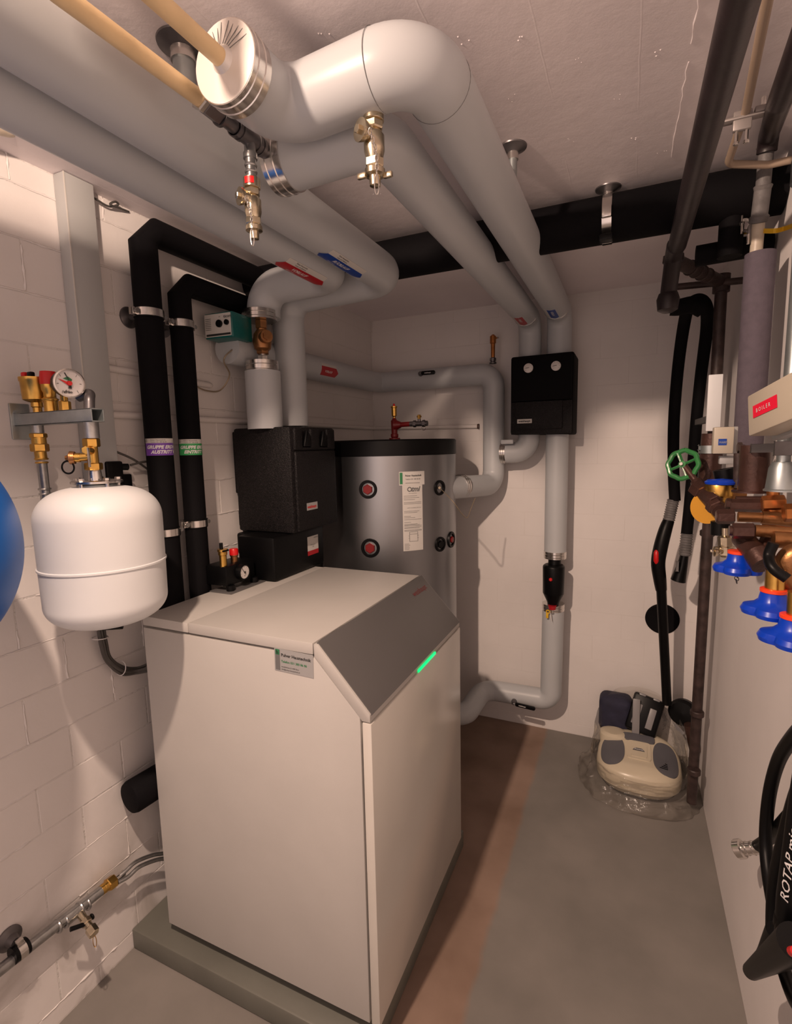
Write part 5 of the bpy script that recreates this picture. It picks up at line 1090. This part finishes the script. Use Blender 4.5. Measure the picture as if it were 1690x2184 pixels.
# lower drain with small tap
dt = thing('sampling_tap', 'small nickel sampling tap hanging below the manifold caps', 'valve', V((0.210, 1.360, 1.329)))
g = G(); cyl(g, (0.206, 1.360, 1.399), (0.207, 1.360, 1.382), .008, 14); lathe(g, V((0.208, 1.360, 1.382)), V((0.211, 1.360, 1.329)) - V((0.208, 1.360, 1.382)), [(0, .010), (.004, .0165), (.024, .0155), (.026, .0185), (.044, .0185), (.050, .012)], 8); cyl(g, (0.210, 1.360, 1.345), (0.190, 1.340, 1.347), .007, 12); lathe(g, V((0.190, 1.340, 1.347)), (-1, -.2, 0), [(0, .011), (.006, .012), (.008, .007)], 16); box(g, (0.176, 1.330, 1.346), (0.183, 1.335, 1.352), .001); build(g, 'tap_body', 'nickel', dt)
g = G(); cyl(g, (0.199, 1.380, 1.411), (0.200, 1.380, 1.380), .020, 20); build(g, 'black_plug', 'black', dt)
def star(name, px, lab, c, r, h, ring=True):
    """three-lobed blue stop valve wheel hanging on a brass stem, knob opening downwards"""
    c = V(c); t = thing('stop_valve_handle', lab, 'valve', c - V((0, 0, h)))
    g = G(); n = 60; vs = []; fs = []
    prof = [(0.0, .40, 0), (-.35 * h, .46, 0), (-.52 * h, .62, .3), (-.62 * h, .92, 1), (-.80 * h, 1.0, 1), (-.97 * h, .95, 1), (-1.0 * h, .55, .5), (-1.0 * h, .0, 0)]
    for (z, rr, lb) in prof:
        for k in range(n):
            a = 2 * PI * k / n; q = rr * r * (1 - lb * .26 * (1 - abs(math.cos(2 * a + .4)) ** .8)); vs.append(c + V((q * math.cos(a), q * math.sin(a), z)))
    for i in range(len(prof) - 1):
        for k in range(n): k2 = (k + 1) % n; fs.append((i * n + k, i * n + k2, (i + 1) * n + k2, (i + 1) * n + k))
    fs.append(tuple(range(n))); g.add(vs, fs); build(g, 'blue_grip', 'bluehandle', t)
    g = G(); lathe(g, c + V((0, 0, -.001)), (0, 0, 1), [(0, r * .40), (.001, r * .43), (.006, r * .43), (.007, r * .38)], 24); build(g, 'orange_ring', 'orange', t, 'orange indicator ring')
    return t
s = star('a', 0, 'leftmost of the three blue star handwheels, small chain tag below', (0.207, 1.200, 1.372), 0.0435, 0.0397)
g = G()
for k in range(3): torus(g, V((0.207, 1.200, 1.326)) - V((0, 0, .006 * k)), (1, k % 2, .2), .0045, .0009, 12, 5)
build(g, 'chain_tag', 'darksteel', s)
s = star('b', 0, 'blue star handwheel under the brass stem, the middle one of three', (0.243, 1.080, 1.329), 0.0486, 0.0436)
g = G(); cyl(g, (0.243, 1.080, 1.369), (0.244, 1.080, 1.329), 0.0150, 24); build(g, 'brass_stem', 'brass', s)
s = star('c', 0, 'blue star handwheel partly cut off by the right edge, lowest of three', (0.262, 1.020, 1.302), 0.0516, 0.0454)
g = G(); cyl(g, (0.262, 1.020, 1.347), (0.263, 1.020, 1.303), 0.0140, 24); build(g, 'brass_stem', 'brass', s)

# ---------------------------------------------------------------- vacuum hose, hung over the bar
vh = thing('vacuum_hose', 'black vacuum cleaner hose hung over the dark bar in the back right corner', 'hose', (.2, 2.5, 1.0))
g = G(); tube(g, smooth([(0.188, 2.500, 1.341), (0.177, 2.500, 1.479), (0.170, 2.500, 1.678), (0.174, 2.480, 1.889), (0.181, 2.400, 2.043), (0.188, 2.300, 2.100), (0.213, 2.240, 2.108), (0.245, 2.300, 2.092), (0.262, 2.400, 2.034), (0.261, 2.500, 1.866), (0.253, 2.500, 1.675), (0.249, 2.500, 1.478), (0.245, 2.500, 1.338), (0.239, 2.500, 1.199)], 8), .0225, 20); build(g, 'hose_tube', 'foam', vh)
g = G(); tube(g, smooth([(0.124, 2.220, 2.089), (0.152, 2.220, 2.086), (0.194, 2.230, 2.091), (0.229, 2.240, 2.073)], 5), .030, 18); build(g, 'hose_end', 'foam', vh)
for (a, b, lab_) in (((0.182, 2.500, 1.345), (0.168, 2.500, 1.254), 'a'), ((0.240, 2.500, 1.203), (0.236, 2.500, 1.104), 'b')):
    g = G(); a = V(a); b = V(b); cyl(g, a, b, .0215, 24); d_ = (b - a).normalized(); L_ = (b - a).length; n = 9
    for k in range(n): torus(g, a + d_ * L_ * (k + .5) / n, d_, .0222, .0026, 24, 6)
    build(g, 'ribbed_cuff', 'thread', vh, 'grey ribbed cuff')
g = G(); tube(g, smooth([(0.168, 2.500, 1.254), (0.156, 2.490, 1.213), (0.141, 2.480, 1.141), (0.133, 2.480, 1.067), (0.143, 2.490, 0.991), (0.151, 2.500, 0.940)], 5), [.023 + .006 * math.sin(PI * i / 25) for i in range(26)], 18); hn = build(g, 'hand_grip', 'black', vh)
g = G(); tube(g, [(0.126, 2.462, 1.129), (0.124, 2.458, 1.117), (0.124, 2.456, 1.080), (0.126, 2.460, 1.065)], [.006, .011, .011, .006], 12); build(g, 'slide_button', 'red', hn, 'red slide button')
g = G(); tube(g, [(0.235, 2.500, 1.108), (0.229, 2.500, 1.060), (0.215, 2.500, 0.989)], [.021, .026, .038], 18, flat=.8); build(g, 'flared_nozzle', 'black', vh)
g = G(); box(g, V((0.201, 2.458, 1.040)), V((0.211, 2.453, 1.083)), .002); build(g, 'vent_slider', 'thread', vh)
vt = thing('vacuum_tube', 'straight black vacuum tube from the hand grip down behind the vacuum cleaner', 'tube', V((0.207, 2.620, 0.356)))
g = G(); cyl(g, (0.151, 2.500, 0.947), (0.205, 2.620, 0.356), .0205, 22); build(g, 'tube_body', 'black', vt)

# ---------------------------------------------------------------- vacuum cleaner
VC = V((.088, 2.50, 0))
vr = thing('vacuum_cleaner', 'cream and grey canister vacuum cleaner on the floor in the back right corner', 'vacuum cleaner', VC)
def sup(a, n=2.6):
    c, s_ = math.cos(a), math.sin(a); return (abs(c) ** (2 / n) * (1 if c > 0 else -1), abs(s_) ** (2 / n) * (1 if s_ > 0 else -1))
def shell(g, prof, rx, ry, n=64, tilt=None, cen=VC):
    vs = []; fs = []
    for (z, k) in prof:
        for i in range(n):
            c, s_ = sup(2 * PI * i / n); vs.append(cen + V((c * rx * k, s_ * ry * k, z)))
    for j in range(len(prof) - 1):
        for i in range(n): i2 = (i + 1) % n; fs.append((j * n + i, j * n + i2, (j + 1) * n + i2, (j + 1) * n + i))
    fs.append(tuple(range(n))); fs.append(tuple((len(prof) - 1) * n + i for i in range(n)))
    return g.add(vs, fs)
def topz(x, y):   # height of the domed top at offset x, y
    q = (abs(x) / .178) ** 2.6 + (abs(y) / .165) ** 2.6
    return .105 + .045 * max(0, 1 - q) ** .5 + .05 * (y / .165) * 1.0 * max(0, min(1, (y + .1) / .2))
g = G(); shell(g, [(.018, .86), (.045, .97), (.05, 1.0), (.085, 1.01), (.092, 1.0)], .180, .168); build(g, 'lower_shell', 'vaccream', vr)
g = G(); shell(g, [(.0, .78), (.02, .90)], .180, .168); build(g, 'floor_skirt', 'black', vr)
# domed top as a height field
def dome(g, inside, off, n=44, drop=.0):
    idx = {}; vs = []; fs = []
    for i in range(n + 1):
        for j in range(n + 1):
            x = -.18 + .36 * i / n; y = -.168 + .336 * j / n
            if inside(x, y): idx[(i, j)] = len(vs); vs.append(VC + V((x, y, topz(x, y) + off)))
    for i in range(n):
        for j in range(n):
            q = [(i, j), (i + 1, j), (i + 1, j + 1), (i, j + 1)]
            if all(k in idx for k in q): fs.append([idx[k] for k in q])
    return g.add(vs, fs)
ins_ = lambda x, y, k=1.0: (abs(x) / (.178 * k)) ** 2.6 + (abs(y) / (.165 * k)) ** 2.6 < 1
g = G(); nr = 16; na = 72; vs = []; fs = []
for i in range(nr + 1):
    for k in range(na):
        c, s_ = sup(2 * PI * k / na); f_ = i / nr; x, y = c * .178 * f_, s_ * .165 * f_; vs.append(VC + V((x, y, topz(x * .995, y * .995))))
for i in range(nr):
    for k in range(na): k2 = (k + 1) % na; fs.append((i * na + k, i * na + k2, (i + 1) * na + k2, (i + 1) * na + k))
base = len(vs)
for k in range(na):
    c, s_ = sup(2 * PI * k / na); vs.append(VC + V((c * .180, s_ * .168, .09)))
for k in range(na): k2 = (k + 1) % na; fs.append((nr * na + k, nr * na + k2, base + k2, base + k))
g.add(vs, fs); build(g, 'top_shell', 'vaccream', vr, smooth_ang=60)
def inlay(x0, x1, y0, y1, rr, h, n=22, skew=0):
    g = G(); vs = []; fs = []; nn = 48
    cx, cy, ax, ay = (x0 + x1) / 2, (y0 + y1) / 2, (x1 - x0) / 2, (y1 - y0) / 2
    rings = [0, .4, .7, .9, 1.0]
    for t in rings:
        for k in range(nn):
            c, s_ = sup(2 * PI * k / nn, rr); x, y = cx + c * ax * t + skew * s_ * ay * t, cy + s_ * ay * t; vs.append(VC + V((x, y, topz(x, y) + h)))
    for k in range(nn):
        c, s_ = sup(2 * PI * k / nn, rr); x, y = cx + c * ax + skew * s_ * ay, cy + s_ * ay; vs.append(VC + V((x, y, topz(x, y) - .004)))
    for i in range(len(rings)):
        for k in range(nn): k2 = (k + 1) % nn; fs.append((i * nn + k, i * nn + k2, (i + 1) * nn + k2, (i + 1) * nn + k))
    return g.add(vs, fs)
build(inlay(-.163, -.060, -.118, .080, 2.4, .004), 'side_cover', 'vacgrey', vr, 'dark grey left pedal cover')
build(inlay(.060, .164, -.118, .088, 2.6, .004), 'side_cover', 'vacgrey', vr, 'dark grey right pedal cover')
build(inlay(-.050, .052, -.060, .062, 8, .004, skew=.01), 'centre_hatch', 'vaccream', vr)
build(inlay(-.034, .036, -.045, .046, 8, .0065, skew=.008), 'hatch_panel', 'vaccream', vr)
build(inlay(-.070, .070, .062, .104, 5, .008), 'hinge_cover', 'vacgrey', vr)
mp = flatmap(VC + V((-.03, -.004, topz(0, 0) + .0075)), (1, 0, 0), (0, 1, .05))
g = G(); prism(g, [mp(.004, .0, 0), mp(.056, .0, 0), (mp(.048, .016, 0)), mp(.036, .023, 0), mp(.024, .023, 0), mp(.012, .016, 0)], V((0, 0, .0008))); o = build(g, 'maker_badge', 'vacgrey', vr, 'small grey badge')
g = G(); text(g, mp, 'Power', .015, .012, .005, .0012, bold=.0004); build(g, 'badge_text', 'whiteprint', o)
g = G()
for k in range(4): tube(g, [VC + V((.085 + k * .008, -.085 + k * .012, topz(.09, -.08) + .006)), VC + V((.118, -.082 + k * .012, topz(.11, -.08) + .004))], .0018, 5)
build(g, 'vent_slot', 'black', vr)
g = G()
for sx_ in (-1, 1): tube(g, [VC + V((sx_ * .013 + .0, .07, .165)), VC + V((sx_ * .013, .10, .17))], .004, 8)
build(g, 'hinge_pin', 'steel', vr)
g = G(); vs = [];
RS = Matrix.Rotation(math.radians(-14), 3, 'X'); box(g, VC + V((-.030, .098, .155)), VC + V((.004, .108, .345)), .004, RS, VC + V((-.013, .10, .155))); build(g, 'carry_handle', 'vacsilver', vr, 'grey upright handle strap')
g = G(); box(g, VC + V((-.185, .145, .13)), VC + V((-.03, .27, .315)), .035, seg=4); build(g, 'cloth_bag', 'navy', vr, 'dark navy cloth compartment')
g = G(); shell(g, [(.09, .9), (.15, 1.0), (.168, .95), (.178, .7)], .066, .055, cen=VC + V((-.11, .10, 0))); build(g, 'rear_hump', 'vaccream', vr)
# floor head behind, black with grey windows
fh = thing('vacuum_floor_head', 'black vacuum floor head with pale windows leaning upright behind the vacuum cleaner', 'vacuum head', VC + V((.08, .2, .15)))
RM = Matrix.Rotation(math.radians(-22), 3, 'X') @ Matrix.Rotation(math.radians(14), 3, 'Y')
pv = V((.115, 2.66, .255))
g = G(); box(g, pv - V((.072, .024, .088)), pv + V((.068, .024, .094)), .012, RM, pv); build(g, 'head_body', 'black', fh)
for dx_ in (-.036, .028):
    g = G(); box(g, pv + V((dx_ - .016, -.027, -.055)), pv + V((dx_ + .014, -.022, .045)), .004, RM, pv); build(g, 'window', 'vacsilver', fh)
    g = G(); box(g, pv + V((dx_ - .016, -.022, .062)), pv + V((dx_ + .016, .018, .096)), .004, RM, pv); build(g, 'top_pad', 'vacsilver', fh)
wh = thing('cord_reel', 'round glossy black reel drum beside the leaning floor head in the corner', 'reel', (.25, 2.66, .12))
g = G(); lathe(g, V((0.287, 2.660, 0.300)) + V((0, .03, 0)), (-.3, -1, .15), [(0, .05), (.012, .062), (.04, .064), (.055, .052), (.06, 0)], 36); build(g, 'drum', 'black', wh)
g = G()
for k in range(4): tube(g, smooth([V((0.234, 2.600, 0.273)) + V((.004 * k, 0, -.009 * k)), V((0.260, 2.600, 0.255)) + V((.004 * k, 0, -.009 * k)), V((0.283, 2.600, 0.227)) + V((.002 * k, 0, -.008 * k))], 4), .0028, 8)
build(g, 'coiled_cord', 'vacsilver', wh)
g = G(); cyl(g, (0.302, 2.600, 0.280), (0.330, 2.600, 0.158), .026, 16); build(g, 'brown_base', 'browncu', wh)
# crumpled clear bag pulled down around it
g = G(); na, nh = 96, 26; vs = []; fs = []
for j in range(nh + 1):
    t = j / nh
    for i in range(na):
        a = 2 * PI * i / na; c, s_ = sup(a, 2.3)
        if t < .45: u = t / .45; rr = 1.42 - .30 * u; z = .006 + .03 * math.sin(u * PI) + .075 * u * u
        else: u = (t - .45) / .55; rr = 1.12 - .02 * u; z = .08 + u * (.055 + .22 * max(0, s_) ** .7)
        base_x, base_y = c * .185 * rr, s_ * .172 * rr + (0.07 * max(0, s_) * (t))
        nz_ = noise.noise(V((c * 3.1, s_ * 3.1, t * 4))) * (.022 if t < .4 else .009) + noise.noise(V((c * 9, s_ * 9, t * 11))) * (.012 if t < .4 else .006)
        q = VC + V((base_x, base_y - .01, z)); q += V((c, s_, .5)) * nz_; q.z = max(q.z, .004); q.x = min(q.x, E - .006); q.y = min(q.y, B - .006); vs.append(q)
for j in range(nh):
    for i in range(na): i2 = (i + 1) % na; fs.append((j * na + i, j * na + i2, (j + 1) * na + i2, (j + 1) * na + i))
g.add(vs, fs); o = tag(build(g, 'plastic_bag', 'film', smooth_ang=70), 'clear crumpled plastic bag pulled around the vacuum cleaner', 'bag')

# ---------------------------------------------------------------- right wall: coiled hose with gun and coupling
hs = thing('garden_hose', 'coiled black hose hanging on the right wall at the lower right, with a steel coupling', 'hose', (.3, 1.1, .4))
g = G(); tube(g, smooth([(0.300, 1.023, 1.141), (0.300, 1.131, 1.034), (0.300, 1.207, 0.940), (0.300, 1.250, 0.832), (0.300, 1.250, 0.732), (0.300, 1.208, 0.677), (0.310, 1.178, 0.609), (0.310, 1.131, 0.569), (0.310, 1.023, 0.584), (0.310, 0.899, 0.675)], 8), .0125, 18); build(g, 'hose_loop', 'black', hs)
g = G(); tube(g, smooth([(0.315, 1.392, 0.604), (0.325, 1.332, 0.679), (0.325, 1.227, 0.801), (0.325, 1.076, 0.976)], 6), .013, 18); build(g, 'hose_tail', 'black', hs)
g = G(); tube(g, smooth([(0.300, 1.008, 1.082), (0.305, 1.097, 0.938), (0.305, 1.148, 0.802), (0.305, 1.179, 0.693), (0.305, 1.174, 0.610), (0.305, 1.144, 0.531)], 6), .0135, 18); build(g, 'hose_coil', 'black', hs)
g = G(); tube(g, [(0.270, 0.926, 1.139), (0.270, 0.945, 1.032), (0.270, 0.969, 0.826), (0.270, 0.963, 0.761)], .017, 20); fat = build(g, 'hose_front', 'black', hs)
c1 = V((0.315, 1.384, 0.611)); dd = V((-.80, .30, -.60)).normalized()
g = G(); cyl(g, c1 - dd * .006, c1 + dd * .034, .0145, 20); torus(g, c1 + dd * .008, dd, .0145, .002, 18, 6); torus(g, c1 + dd * .022, dd, .0145, .002, 18, 6); o = build(g, 'crimp_sleeve', 'steel', hs)
g = G(); lathe(g, c1 + dd * .030, dd, [(0, .018), (.003, .0215), (.018, .0215), (.020, .019), (.020, .013), (.012, .013)], 12); build(g, 'coupling_nut', 'steel', hs, 'steel coupling nut')
# lettering down the front hose
pa_ = V((0.270, 0.969, 0.826)); pb_ = V((0.270, 0.945, 1.032))
vd = (pb_ - pa_).normalized(); fc_ = (CAM - pa_).normalized()
mp = cylmap(pa_, vd, .017, fc_, 1); tm = lambda u, v, h: mp(-v, u, h)
g = G(); text(g, tm, 'ROTAP micro', .0155, .010, .000, .0016, ital=.25, bold=.0001, sx=1.9); build(g, 'hose_lettering', 'whiteprint', hs, 'white lettering along the hose')
gn = thing('spray_nozzle', 'black spray nozzle pointing down-left under the coiled hose', 'nozzle', V((0.280, 1.192, 0.463)))
g = G(); a = V((0.270, 0.914, 0.801)); b = V((0.270, 1.155, 0.491)); tube(g, [a, a.lerp(b, .5), b], [.027, .021, .0150], 24); cyl(g, b, b + (b - a).normalized() * .008, .014); build(g, 'nozzle_body', 'black', gn)
g = G(); tube(g, [(0.280, 1.059, 0.685), (0.275, 1.094, 0.602), (0.272, 1.137, 0.526)], [.016, .012, .008], 14); build(g, 'trigger_arm', 'black', gn)
g = G(); lathe(g, V((0.270, 0.971, 0.772)), V((.1, -.2, 1)), [(0, .018), (.02, .020), (.03, .016)], 24); build(g, 'grip_collar', 'black', gn)
g = G(); cyl(g, (0.255, 0.879, 0.813), (0.255, 0.864, 0.829), .007, 14); build(g, 'red_button', 'red', gn)
